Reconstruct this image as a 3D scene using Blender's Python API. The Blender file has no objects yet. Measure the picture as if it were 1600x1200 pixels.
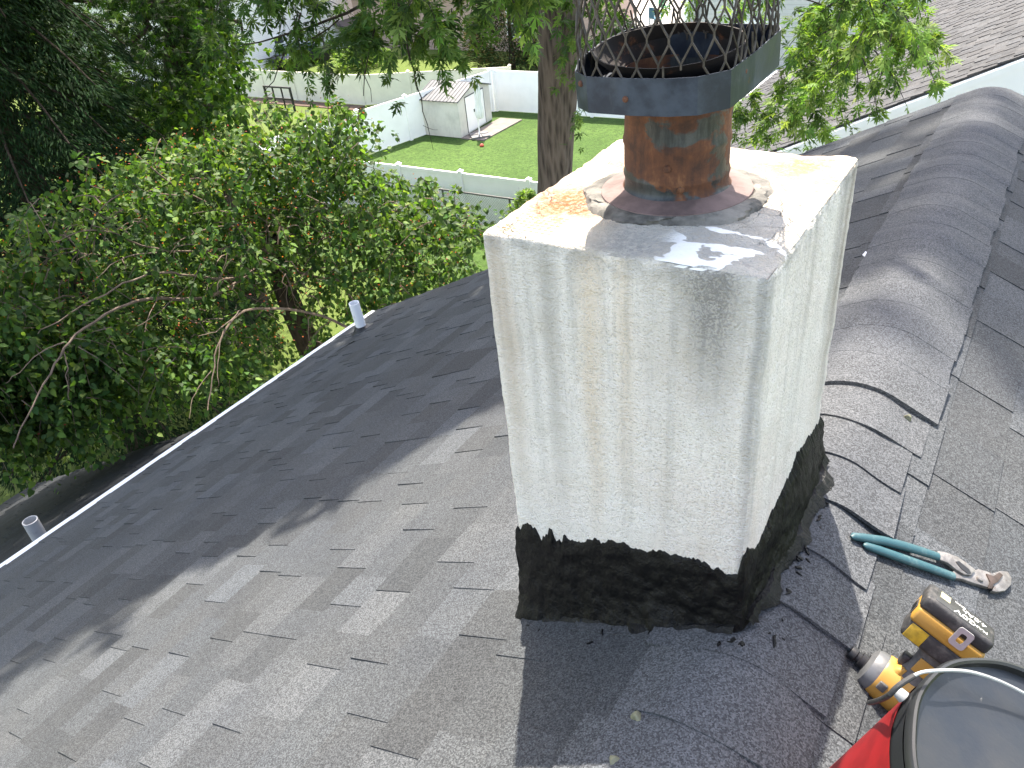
import bpy, bmesh, math, random
import numpy as np
from mathutils import Vector, Matrix, noise as mnoise
SC = bpy.context.scene
rad = math.radians
# ------------------------------------------------------------------ camera
F = 1223.0
CAM = np.array([0.2089, 0.0, 1.0728])
RM = np.array([[0.8418, 0.5316, -0.0934], [0.2296, -0.5094, -0.8293], [-0.4884, 0.6767, -0.5509]])
cd = bpy.data.cameras.new('camera'); cam = bpy.data.objects.new('camera', cd); SC.collection.objects.link(cam)
cd.sensor_width = 36; cd.lens = F * 36 / 1600; cd.clip_start = 0.02; cd.clip_end = 900
mw = Matrix.Identity(4)
for i in range(3):
    mw[i][0] = RM[0][i]; mw[i][1] = -RM[1][i]; mw[i][2] = -RM[2][i]; mw[i][3] = CAM[i]
cam.matrix_world = mw
SC.camera = cam
SC.render.resolution_x, SC.render.resolution_y = 1024, 768
# ------------------------------------------------------------------ light
SUNV = np.array([-.233, .420, .899]); SUNV /= np.linalg.norm(SUNV)
W = bpy.data.worlds.new('World'); SC.world = W; W.use_nodes = True
wn = W.node_tree; bg = wn.nodes['Background']
sk = wn.nodes.new('ShaderNodeTexSky'); sk.sky_type = 'NISHITA'; sk.sun_disc = False
sk.sun_elevation = math.asin(SUNV[2]); sk.sun_rotation = math.atan2(SUNV[0], SUNV[1]); sk.air_density = 1.2; sk.dust_density = 2.0
tn_ = wn.nodes.new('ShaderNodeMix'); tn_.data_type = 'RGBA'; tn_.blend_type = 'MULTIPLY'; tn_.inputs[0].default_value = 1; tn_.inputs[7].default_value = (1.16, 1.0, .86, 1)
wn.links.new(sk.outputs[0], tn_.inputs[6]); wn.links.new(tn_.outputs[2], bg.inputs[0]); bg.inputs[1].default_value = 0.15
sd = bpy.data.lights.new('sun', 'SUN'); sd.energy = 3.7; sd.angle = rad(0.55); sd.color = (1.0, .92, .79)
so = bpy.data.objects.new('sun', sd); SC.collection.objects.link(so)
so.rotation_euler = Vector(SUNV).to_track_quat('Z', 'Y').to_euler(); so.location = (-6, 10, 22)
SC.view_settings.view_transform = 'Standard'; SC.view_settings.look = 'None'; SC.view_settings.gamma = 1
SC.view_settings.exposure = 2.25
# ------------------------------------------------------------------ helpers
rng = np.random.default_rng(11); random.seed(11)
TH = rad(25.994); CT, ST = math.cos(TH), math.sin(TH)
NL = np.array([-ST, 0, CT]); NR = np.array([ST, 0, CT])
GZ = -8.5
def ray(px, py):
    v = np.array([(px - 800) / F, (py - 600) / F, 1.]) @ RM
    return v / np.linalg.norm(v)
def at(px, py, d): return CAM + ray(px, py) * d
def plane(px, py, n, off=0.0):
    v = ray(px, py); n = np.array(n, float); return CAM + v * ((off - n @ CAM) / (n @ v))
def G(px, py, z=GZ): return plane(px, py, (0, 0, 1), z)
def Rf(px, py, h=0.0): return plane(px, py, NR, h)
def Lf(px, py, h=0.0): return plane(px, py, NL, h)

def tag(o, label=None, cat=None, group=None, kind=None):
    if label: o['label'] = label
    if cat: o['category'] = cat
    if group: o['group'] = group
    if kind: o['kind'] = kind
    return o
def empty(name, loc, label, cat, group=None):
    o = bpy.data.objects.new(name, None); SC.collection.objects.link(o); o.location = tuple(float(a) for a in loc)
    o.empty_display_size = .1
    return tag(o, label, cat, group)
ORG = {}
def origin(o):
    if o is None: return np.zeros(3)
    if o.name in ORG: return ORG[o.name]
    return np.array(o.location)
def link(name, me, mat, parent=None, smooth=False, loc=None):
    """mesh given in world coordinates; children keep zero offset from their root"""
    o = bpy.data.objects.new(name, me); SC.collection.objects.link(o)
    if parent is not None:
        o.parent = parent; org = origin(parent)
    else:
        org = np.array(loc if loc is not None else (0, 0, 0), float); o.location = tuple(org)
    ORG[o.name] = org
    if np.any(org != 0): me.transform(Matrix.Translation(tuple(-org)))
    if mat is not None:
        for m in (mat if isinstance(mat, (list, tuple)) else [mat]): me.materials.append(m)
    if smooth: me.polygons.foreach_set('use_smooth', [True] * len(me.polygons))
    me.update()
    return o
class MB:
    def __init__(s): s.v = []; s.f = []; s.c = []; s.cur = (1, 1, 1, 1)
    def add(s, vs, fs):
        b = len(s.v); s.v += [tuple(float(a) for a in p) for p in vs]; s.f += [tuple(b + i for i in f) for f in fs]; s.c += [s.cur] * len(vs)
    def box(s, lo, hi, M=None, o=(0, 0, 0)):
        (x0, y0, z0), (x1, y1, z1) = lo, hi
        P = [(x0, y0, z0), (x1, y0, z0), (x1, y1, z0), (x0, y1, z0), (x0, y0, z1), (x1, y0, z1), (x1, y1, z1), (x0, y1, z1)]
        if M is not None: P = [np.array(o) + np.array(M) @ np.array(p) for p in P]
        s.add(P, [(0, 3, 2, 1), (4, 5, 6, 7), (0, 1, 5, 4), (1, 2, 6, 5), (2, 3, 7, 6), (3, 0, 4, 7)])
    def hexa(s, P): s.add(P, [(0, 3, 2, 1), (4, 5, 6, 7), (0, 1, 5, 4), (1, 2, 6, 5), (2, 3, 7, 6), (3, 0, 4, 7)])
    def tube(s, pts, rs, n=8, cap=True, flat=1.0, up=None):
        pts = [np.array(p, float) for p in pts]
        if not hasattr(rs, '__len__'): rs = [rs] * len(pts)
        u = None; vs = []
        for i, p in enumerate(pts):
            t = pts[min(i + 1, len(pts) - 1)] - pts[max(i - 1, 0)]; t /= np.linalg.norm(t) + 1e-12
            if u is None:
                a = np.array(up, float) if up is not None else (np.array([0, 0, 1.]) if abs(t[2]) < .9 else np.array([1., 0, 0]))
                u = a
            u = u - t * (u @ t); u /= np.linalg.norm(u) + 1e-12; w = np.cross(t, u)
            for k in range(n):
                a = 2 * math.pi * k / n
                vs.append(p + rs[i] * (math.cos(a) * u * flat + math.sin(a) * w))
        fs = [(i * n + k, i * n + (k + 1) % n, (i + 1) * n + (k + 1) % n, (i + 1) * n + k) for i in range(len(pts) - 1) for k in range(n)]
        if cap: fs += [tuple(range(n - 1, -1, -1)), tuple((len(pts) - 1) * n + k for k in range(n))]
        s.add(vs, fs)
    def lathe(s, prof, M=np.eye(3), o=(0, 0, 0), n=32, closed=False, jit=None):
        """prof: (radius, height) along local z"""
        vs = []; M = np.array(M); o = np.array(o)
        for j, (r, z) in enumerate(prof):
            for k in range(n):
                a = 2 * math.pi * k / n; rr = r * (1 + (jit(a, j) if jit else 0)); vs.append(o + M @ np.array([rr * math.cos(a), rr * math.sin(a), z]))
        m = len(prof); rng_ = range(m if closed else m - 1)
        s.add(vs, [(i * n + k, i * n + (k + 1) % n, ((i + 1) % m) * n + (k + 1) % n, ((i + 1) % m) * n + k) for i in rng_ for k in range(n)])
    def prism(s, poly, z0, z1, M=np.eye(3), o=(0, 0, 0)):
        M = np.array(M); o = np.array(o); n = len(poly)
        vs = [o + M @ np.array([p[0], p[1], z0]) for p in poly] + [o + M @ np.array([p[0], p[1], z1]) for p in poly]
        s.add(vs, [tuple(range(n - 1, -1, -1)), tuple(range(n, 2 * n))] + [(k, (k + 1) % n, n + (k + 1) % n, n + k) for k in range(n)])
    def mesh(s, name, color=False):
        me = bpy.data.meshes.new(name); me.from_pydata(s.v, [], s.f)
        if color:
            a = me.color_attributes.new('tone', 'FLOAT_COLOR', 'POINT'); a.data.foreach_set('color', np.array(s.c, dtype=np.float32).ravel())
        me.update(); return me
    def build(s, name, mat, parent=None, smooth=False, bevel=0, color=False, loc=None, seg=2):
        me = s.mesh(name, color)
        if bevel:
            bm = bmesh.new(); bm.from_mesh(me); bmesh.ops.remove_doubles(bm, verts=bm.verts, dist=1e-6)
            ed = [e for e in bm.edges if len(e.link_faces) == 2 and e.calc_face_angle(0) > .5]
            bmesh.ops.bevel(bm, geom=ed, offset=bevel, segments=seg, profile=.5, affect='EDGES', clamp_overlap=True)
            bm.to_mesh(me); bm.free()
        if smooth:
            me.polygons.foreach_set('use_smooth', [True] * len(me.polygons))
            try: me.set_sharp_from_angle(angle=rad(35))
            except Exception: pass
        o = link(name, me, mat, parent, False, loc)
        return o
# ------------------------------------------------------------------ materials
BRIGHT = {'white_vinyl': 1, 'white_trim': 1, 'cream_vinyl': 1, 'white_siding': 1, 'grey_siding': .8, 'painted_stucco': 1, 'aged_pvc': 1, 'shed_cream': 1, 'painted_rake': .9, 'white_canvas': 1, 'bounce_asphalt': 1, 'white_lettering': 1, 'leaf': 1, 'needle': 1, 'pale_concrete': .8, 'pink_brick': .8, 'far_brown_roof': .8, 'concrete': .6, 'lawn': .85, 'pale_plastic': .9}
DARKEN = .48
class NT:
    def __init__(s, name):
        s.m = bpy.data.materials.new(name); s.m.use_nodes = True; s.t = s.m.node_tree
        s.b = s.t.nodes['Principled BSDF']; s.out = s.t.nodes['Material Output']; s._co = None
    def n(s, ty, ins=None, **pr):
        nd = s.t.nodes.new('ShaderNode' + ty)
        for k, v in pr.items(): setattr(nd, k, v)
        for k, v in (ins or {}).items(): s.set(nd.inputs[k], v)
        return nd
    def set(s, inp, v):
        if isinstance(v, bpy.types.NodeSocket): s.t.links.new(v, inp)
        else:
            if isinstance(v, (tuple, list)) and inp.type == 'RGBA' and len(v) == 3: v = (*v, 1)
            inp.default_value = v
    def co(s):
        if s._co is None: s._co = s.n('TexCoord').outputs['Object']
        return s._co
    def map(s, scale=(1, 1, 1), loc=(0, 0, 0), rot=(0, 0, 0), co=None):
        return s.n('Mapping', {'Vector': co or s.co(), 'Scale': scale, 'Location': loc, 'Rotation': rot}).outputs[0]
    def noise(s, scale, detail=4, rough=.55, co=None, dist=0, out=0):
        return s.n('TexNoise', {'Vector': co or s.co(), 'Scale': scale, 'Detail': detail, 'Roughness': rough, 'Distortion': dist}).outputs[out]
    def voro(s, scale, co=None, out='Distance', feature='F1'):
        return s.n('TexVoronoi', {'Vector': co or s.co(), 'Scale': scale}, feature=feature).outputs[out]
    def math(s, op, a, b=0.0, c=0.0, clamp=False):
        nd = s.n('Math', None, operation=op, use_clamp=clamp); s.set(nd.inputs[0], a); s.set(nd.inputs[1], b); s.set(nd.inputs[2], c); return nd.outputs[0]
    def mr(s, v, a, b, c=0., d=1., smooth=True):
        nd = s.n('MapRange', {'Value': v, 'From Min': a, 'From Max': b, 'To Min': c, 'To Max': d}); nd.interpolation_type = 'SMOOTHSTEP' if smooth else 'LINEAR'; return nd.outputs[0]
    def ramp(s, v, stops):
        nd = s.n('ValToRGB', {'Fac': v}); el = nd.color_ramp.elements
        while len(el) < len(stops): el.new(.5)
        for e, (p, c) in zip(el, stops):
            e.position = p; e.color = (*c, 1) if len(c) == 3 else c
        return nd.outputs[0]
    def mix(s, f, a, b, blend='MIX'):
        nd = s.n('Mix', None, data_type='RGBA', blend_type=blend); s.set(nd.inputs[0], f); s.set(nd.inputs[6], a); s.set(nd.inputs[7], b); return nd.outputs[2]
    def sep(s, co=None):
        return s.n('SeparateXYZ', {'Vector': co or s.co()}).outputs
    def attr(s, name='tone'): return s.n('Attribute', None, attribute_name=name).outputs
    def bump(s, h, strength=.5, dist=.002, prev=None):
        nd = s.n('Bump', {'Height': h, 'Strength': strength, 'Distance': dist})
        if prev is not None: s.set(nd.inputs['Normal'], prev)
        return nd.outputs[0]
    def done(s, color=None, rough=.8, metal=0., normal=None, spec=None, coat=None):
        k = BRIGHT.get(s.m.name, DARKEN)
        if color is not None and k != 1: color = s.mix(1, color, (k, k, k), 'MULTIPLY') if isinstance(color, bpy.types.NodeSocket) else tuple(c * k for c in color)
        if color is not None: s.set(s.b.inputs['Base Color'], color)
        s.set(s.b.inputs['Roughness'], rough); s.set(s.b.inputs['Metallic'], metal)
        if normal is not None: s.set(s.b.inputs['Normal'], normal)
        if spec is not None: s.set(s.b.inputs['Specular IOR Level'], spec)
        if coat is not None: s.set(s.b.inputs['Coat Weight'], coat)
        return s.m
def simple(name, col, rough=.6, metal=0., var=.15, scale=30, bump=0, bd=.001, spec=None):
    t = NT(name); nz = t.noise(scale, 5, .6)
    c = t.mix(t.mr(nz, .3, .7), tuple(x * (1 - var) for x in col), tuple(min(1, x * (1 + var)) for x in col))
    nm = t.bump(t.noise(scale * 4, 4), bump, bd) if bump else None
    return t.done(c, rough, metal, nm, spec)
def m_shingle(name, dark, light, warm=(1, 1, 1), gscale=520., streak=None):
    t = NT(name); tn = t.attr()[0]
    g = t.noise(gscale, 2, .6); g2 = t.voro(gscale * .8, out='Color')
    g2s = t.sep(g2)[0]
    sp = t.math('POWER', t.mr(t.math('ADD', t.math('MULTIPLY', g, .45), t.math('MULTIPLY', g2s, .55)), .20, .88, smooth=False), 1.25)
    col = t.mix(sp, dark, light)
    big = t.noise(2.2, 4, .6)
    col = t.mix(1, col, t.ramp(big, [(.3, (.86, .87, .9)), (.7, (1.1, 1.08, 1.04))]), 'MULTIPLY')
    col = t.mix(1, col, tn, 'MULTIPLY')
    if streak:
        st = t.noise(1., 5, .65, co=t.map((.9, 9, 9))); col = t.mix(t.mr(st, .45, .7, 0, .75), col, streak)
    nm = t.bump(g2s, .55, .0016); nm = t.bump(t.noise(60, 3), .25, .003, nm)
    return t.done(col, .9, 0, nm, .35)
M_ROOF = m_shingle('asphalt_shingle', (.031, .035, .041), (.176, .190, .207))
M_CAPS = m_shingle('cap_shingle', (.049, .053, .060), (.243, .26, .280))
M_LOWROOF = m_shingle('shade_toned_shingle', (.008, .010, .014), (.036, .043, .054), gscale=150)  # lower roof: tree shade put into the colour as darker shingles
M_NROOF = m_shingle('weathered_shingle', (.038, .040, .045), (.135, .142, .154), gscale=90, streak=(.135, .13, .13))
M_BROOF = simple('far_brown_roof', (.30, .21, .18), .9, 0, .2, 3)
M_WHITE = simple('white_vinyl', (.89, .885, .87), .45, 0, .03, 2)
M_TRIM = simple('white_trim', (.78, .79, .80), .5, 0, .05, 3)
M_CREAM = simple('cream_vinyl', (.62, .60, .50), .5, 0, .06, 1.5)
M_CONC = simple('concrete', (.24, .21, .19), .9, 0, .2, 3, .3, .01)
M_DIRT = simple('dirt', (.16, .10, .07), .95, 0, .3, 3, .5, .03)
M_GLASS = simple('window_glass', (.10, .12, .14), .15, 0, .2, 1)
M_DARK = simple('dark_metal', (.03, .03, .035), .5, .3, .2, 5)
def m_siding(name, col, pitch=.11, axis=2):
    t = NT(name); z = t.sep()[axis]
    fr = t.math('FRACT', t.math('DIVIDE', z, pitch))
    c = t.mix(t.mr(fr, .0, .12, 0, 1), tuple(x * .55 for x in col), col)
    nz = t.noise(1.5, 3); c = t.mix(t.mr(nz, .3, .7, 0, .25), c, tuple(x * .85 for x in col))
    nm = t.bump(fr, .6, .02)
    return t.done(c, .6, 0, nm)
M_SIDW = m_siding('white_siding', (.78, .77, .78))
M_SIDG = m_siding('grey_siding', (.62, .62, .63), .16)
M_SIDB = m_siding('blue_siding', (.25, .30, .38), .14)
M_BRICK = m_siding('pink_brick', (.50, .36, .31), .20)
def m_leaf(name, tint=(.66, .64, .62), trans=.4, rough=.6, spec=.2):
    t = NT(name); c = t.attr()[0]
    c = t.mix(1, c, tint, 'MULTIPLY')
    t.done(c, rough, 0, None, spec)
    tr = t.n('BsdfTranslucent', {'Color': t.mix(1, c, (1.5, 1.6, .5), 'MULTIPLY')})
    mx = t.n('MixShader', {0: trans}); t.t.links.new(t.b.outputs[0], mx.inputs[1]); t.t.links.new(tr.outputs[0], mx.inputs[2])
    t.t.links.new(mx.outputs[0], t.out.inputs[0]); return t.m
M_LEAF = m_leaf('leaf'); M_NEEDLE = m_leaf('needle', trans=.15, rough=.9, spec=.1)
def m_bark(name, a, b, zs=1.2, sc=22):
    t = NT(name); v = t.map((sc, sc, zs)); nz = t.noise(1., 6, .65, co=v, dist=.6); w = t.voro(1.2, co=t.map((sc * .7, sc * .7, zs * 1.3)))
    h = t.math('ADD', t.math('MULTIPLY', nz, .6), t.math('MULTIPLY', w, .6))
    c = t.ramp(h, [(.25, a), (.75, b)])
    return t.done(c, .95, 0, t.bump(h, 1., .03), .2)
M_BARK = m_bark('maple_bark', (.035, .026, .022), (.27, .215, .18), 1.7, 34)
M_BARKD = m_bark('dark_bark', (.02, .015, .012), (.09, .07, .055))
M_TWIG = simple('twig_bark', (.27, .19, .14), .8, 0, .3, 12)
M_TWIGD = simple('dark_twig', (.06, .045, .04), .8, 0, .3, 12)
# stucco --------------------------------------------------------------
XA, XB, YA, YD, ZT = -.4523, -.0203, .8777, 1.3524, .6255
def m_stucco():
    t = NT('painted_stucco'); geo = t.n('NewGeometry'); P = geo.outputs['Position']; pz = t.sep(P)
    nrm = t.sep(geo.outputs['True Normal'])
    wob = t.math('MULTIPLY', t.math('SUBTRACT', t.noise(1., 4, .6, co=t.map((9, 9, 2.2), co=P)), .5), .07)
    base = t.mix(t.mr(t.noise(7, 5, .6, co=P), .35, .7), (.93, .865, .79), (.955, .91, .84))
    grain = t.noise(300, 3, .65, co=P)
    pits = t.mr(grain, .34, .48, 1, 0)
    st = t.noise(1., 6, .65, co=t.map((42, 42, 1.6), co=P)); st2 = t.noise(1., 6, .6, co=t.map((9, 9, .9), loc=(3, 1, 0), co=P))
    up = t.mr(pz[2], .05, .62, .12, 1, False)
    gx = t.math('MULTIPLY', t.mr(st, .45, .72), up)
    col = t.mix(t.math('MULTIPLY', gx, .55), base, (.42, .41, .38))
    col = t.mix(t.math('MULTIPLY', t.mr(st2, .5, .72), .35), col, (.62, .50, .36))
    def streak(axis, c0, w, s, color, z0, z1):
        nonlocal col
        d = t.math('ABSOLUTE', t.math('SUBTRACT', t.math('ADD', pz[axis], wob), c0))
        m = t.math('MULTIPLY', t.mr(d, w, 0), t.mr(pz[2], z0, z1))
        m = t.math('MULTIPLY', m, t.mr(grain, .3, .6, .55, 1.15)); m = t.math('MULTIPLY', m, s, clamp=True)
        face = t.mr(t.math('ABSOLUTE', nrm[1 - axis]), .5, .8)
        col = t.mix(t.math('MULTIPLY', m, face), col, color)
    streak(0, -.345, .026, .6, (.37, .35, .31), -.1, .6); streak(0, -.36, .10, .32, (.42, .40, .36), .1, .66)
    streak(0, -.428, .03, .5, (.47, .36, .25), -.1, .5); streak(0, -.275, .03, .42, (.66, .49, .29), -.05, .4)
    streak(0, -.22, .03, .3, (.66, .50, .30), .0, .5); streak(0, -.09, .07, 1.0, (.30, .29, .275), .3, .62)
    streak(0, -.028, .018, .6, (.3, .3, .3), -.15, .5); streak(0, -.16, .05, .3, (.36, .35, .33), .2, .6)
    streak(1, 1.27, .05, .6, (.33, .31, .29), .1, .55); streak(1, 1.32, .035, .8, (.33, .28, .23), -.1, .5)
    streak(1, .885, .02, .5, (.35, .35, .35), -.1, .5); streak(1, 1.10, .035, .3, (.5, .46, .4), .0, .5)
    col = t.mix(t.math('MULTIPLY', pits, .55), col, (.46, .43, .38))
    rim = t.math('MULTIPLY', t.mr(pz[2], .575, .622), t.mr(t.noise(16, 5, .7, co=P), .42, .6)); col = t.mix(t.math('MULTIPLY', rim, .55), col, (.30, .29, .27))
    # top surface
    top = t.mr(nrm[2], .5, .8)
    tc = t.mix(t.mr(t.noise(11, 6, .65, co=P), .35, .65), (.50, .43, .33), (.66, .60, .51))
    tc = t.mix(t.mr(t.noise(28, 6, .7, co=P), .56, .74, 0, .6), tc, (.30, .24, .20))
    def spot(x, y, r, s, color, ns=22):
        nonlocal tc
        dx = t.math('SUBTRACT', pz[0], x); dy = t.math('SUBTRACT', pz[1], y)
        d = t.math('SQRT', t.math('ADD', t.math('MULTIPLY', dx, dx), t.math('MULTIPLY', dy, dy)))
        d = t.math('ADD', d, t.math('MULTIPLY', t.math('SUBTRACT', t.noise(ns, 5, .7, co=P), .5), r * 1.5))
        tc = t.mix(t.math('MULTIPLY', t.mr(d, r * 1.25, r * .1), t.math('MULTIPLY', t.mr(t.noise(130, 4, .7, co=P), .3, .6, .35, 1.1), s)), tc, color)
    spot(-.38, 1.02, .10, 1., (.36, .13, .05), 40); spot(-.35, 1.20, .10, .7, (.50, .30, .16)); spot(-.09, 1.28, .08, 1., (.55, .28, .09)); spot(-.30, 1.25, .10, .5, (.30, .22, .2))
    spot(-.12, 1.20, .12, .6, (.55, .38, .20)); spot(-.20, .93, .14, .65, (.42, .40, .37), 50); spot(-.10, .95, .13, .6, (.46, .45, .43), 60)
    spot(-.05, 1.08, .08, .5, (.5, .48, .46)); spot(-.24, .90, .06, .5, (.22, .22, .21), 90); spot(-.30, .93, .05, .3, (.7, .6, .42))
    crack = t.mr(t.voro(16, co=t.n('VectorMath', {0: P, 1: t.n('VectorMath', {0: t.noise(12, 4, .6, co=P, out=1), 'Scale': .08}, operation='SCALE').outputs[0]}, operation='ADD').outputs[0], feature='DISTANCE_TO_EDGE'), .0, .016, 1, 0)
    crm = t.math('MULTIPLY', crack, t.mr(t.noise(6, 3, .5, co=P), .5, .62)); tc = t.mix(t.math('MULTIPLY', crm, .5), tc, (.16, .14, .12))
    # bright new paint patches by the near right corner
    pm = t.math('MULTIPLY', t.mr(t.noise(17, 3, .5, co=t.map((1, 1.7, 1), loc=(.37, .22, 0), co=P)), .52, .545), t.math('MULTIPLY', t.mr(pz[0], -.20, -.15), t.mr(pz[1], 1.03, .99)))
    tc = t.mix(pm, tc, (.76, .75, .72))
    # rusty lath grid print by the left corner
    gx_ = t.math('FRACT', t.math('MULTIPLY', pz[0], 105)); gy_ = t.math('FRACT', t.math('MULTIPLY', pz[1], 105))
    gr = t.math('MULTIPLY', t.mr(t.math('ABSOLUTE', t.math('SUBTRACT', gx_, .5)), .36, .18), t.mr(t.math('ABSOLUTE', t.math('SUBTRACT', gy_, .5)), .36, .18))
    gm = t.math('MULTIPLY', gr, t.math('MULTIPLY', t.mr(t.math('ABSOLUTE', t.math('SUBTRACT', pz[0], -.387)), .055, .04), t.mr(t.math('ABSOLUTE', t.math('SUBTRACT', pz[1], .925)), .04, .028)))
    tc = t.mix(t.math('MULTIPLY', gm, .75), tc, (.50, .33, .16))
    col = t.mix(top, col, tc)
    h = t.math('ADD', grain, t.math('MULTIPLY', t.noise(90, 3, .5, co=P), .8)); h = t.math('SUBTRACT', h, t.math('MULTIPLY', t.math('MULTIPLY', crm, top), 1.2)); h = t.math('SUBTRACT', h, t.math('MULTIPLY', t.math('MULTIPLY', gm, top), .5))
    pmt = t.math('MULTIPLY', pm, top); nm = t.bump(h, t.mr(pmt, 0, 1, 1., .25), .009)
    return t.done(col, t.mr(pmt, 0, 1, .88, .45), 0, nm, .3)
M_STUCCO = m_stucco()
def m_tar():
    t = NT('black_roofing_tar'); a = t.noise(1., 6, .7, co=t.map((40, 40, 55), rot=(.5, .3, .2)), dist=1.2); b = t.noise(240, 3, .6); c = t.noise(9, 4, .6)
    w = t.noise(1., 5, .7, co=t.map((150, 150, 60), rot=(.3, .9, .2)), dist=.6); nm = t.bump(a, .6, .005); nm = t.bump(w, .8, .004, nm); nm = t.bump(b, .4, .0015, nm)
    col = t.mix(t.mr(c, .5, .7), (.0035, .004, .0055), (.006, .006, .0065))
    t.b.inputs['Coat Roughness'].default_value = .16; t.set(t.b.inputs['Coat Normal'], nm)
    return t.done(col, .45, 0, nm, .1, .3)
M_TAR = m_tar()
def m_rust():
    t = NT('rusted_flue_steel'); a = t.noise(16, 7, .7, dist=.5); b = t.noise(1., 6, .7, co=t.map((40, 40, 7))); c = t.noise(9, 5, .6, co=t.map((1, 1, 1.6), loc=(2.3, 1.1, .6)), dist=.4)
    r = t.ramp(t.math('ADD', t.math('MULTIPLY', a, .55), t.math('MULTIPLY', b, .5)), [(.32, (.045, .022, .017)), (.45, (.10, .042, .026)), (.56, (.21, .078, .035)), (.68, (.42, .19, .085))])
    steel = t.mix(t.mr(b, .4, .6), (.045, .052, .058), (.11, .12, .125))
    z = t.sep()[2]
    m = t.mr(t.math('ADD', c, t.mr(z, .66, .76, -.06, .06, False)), 0.60, .65)
    col = t.mix(m, r, steel)
    nm = t.bump(a, .6, .003); nm = t.bump(t.noise(180, 3), .3, .001, nm)
    return t.done(col, t.mr(m, 0, 1, .85, .5), t.mr(m, 0, 1, 0, .35), nm)
M_RUST = m_rust()
def m_band():
    t = NT('dark_coated_steel'); a = t.noise(14, 5, .65); b = t.noise(1., 5, .6, co=t.map((30, 30, 5)))
    col = t.mix(t.mr(a, .4, .65), (.040, .055, .090), (.10, .13, .19)); col = t.mix(t.mr(b, .55, .75, 0, .6), col, (.19, .21, .24))
    col = t.mix(t.mr(t.noise(30, 6, .7), .66, .72), col, (.16, .07, .04))
    return t.done(col, t.mr(a, .3, .7, .35, .55), .35, t.bump(a, .3, .003))
M_BAND = m_band()
M_FLANGE = simple('primed_flashing', (.25, .165, .15), .75, 0, .35, 25, .4, .002)
M_SEAL = simple('old_sealant', (.22, .205, .18), .75, 0, .8, 18, .9, .004)
M_SCREEN = simple('screen_steel', (.13, .11, .095), .6, .4, .45, 40)
# ------------------------------------------------------------------ ground (structure)
def m_grass():
    t = NT('lawn'); a = t.noise(.35, 5, .6); b = t.noise(9, 6, .7); c = t.noise(60, 3, .7)
    col = t.mix(t.mr(a, .35, .65), (.055, .11, .02), (.08, .145, .03)); col = t.mix(t.mr(b, .4, .66), col, (.035, .07, .014)); col = t.mix(t.mr(c, .58, .70, 0, .6), col, (.13, .18, .06))
    x = t.sep()[0]; y = t.sep()[1]
    dry = t.math('MAXIMUM', t.mr(x, -25., -28.), t.mr(y, 17., 13.)); col = t.mix(t.math('MULTIPLY', dry, .8), col, (.11, .15, .03))
    return t.done(col, .95, 0, t.bump(t.noise(25, 5, .75), .9, .06), .2)
M_GRASS = m_grass()
b = MB(); b.add([(-400, -200, GZ), (300, -200, GZ), (300, 500, GZ), (-400, 500, GZ)], [(0, 1, 2, 3)])
tag(b.build('ground', M_GRASS), None, None, None, 'structure')
b = MB(); b.box((-20.42, 26.9, GZ - .05), (-19.25, 30.0, GZ + .05)); tag(b.build('patio_slab', M_CONC, loc=(-19.6, 28.5, GZ)), None, None, None, 'structure')
b = MB(); b.box((-30, 50, GZ - .05), (-8, 75, GZ + .03)); tag(b.build('pavement', simple('pale_concrete', (.45, .43, .40), .9, 0, .1, 1), loc=(-19, 60, GZ)), None, None, None, 'structure')
b = MB(); b.box((-46, 29.5, GZ - .05), (-28.9, 30.35, GZ + .04)); tag(b.build('dirt_strip', M_DIRT, loc=(-37, 30, GZ)), None, None, None, 'structure')
b = MB(); b.box((-60, -34, GZ - .05), (60, -10, GZ + .02)); tag(b.build('bounce_road', simple('bounce_asphalt', (.30, .29, .27), .9, 0, .15, 1), loc=(0, -22, GZ)), None, None, None, 'structure')  # unseen paved strip added behind the camera to make the bounce light neutral
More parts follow.
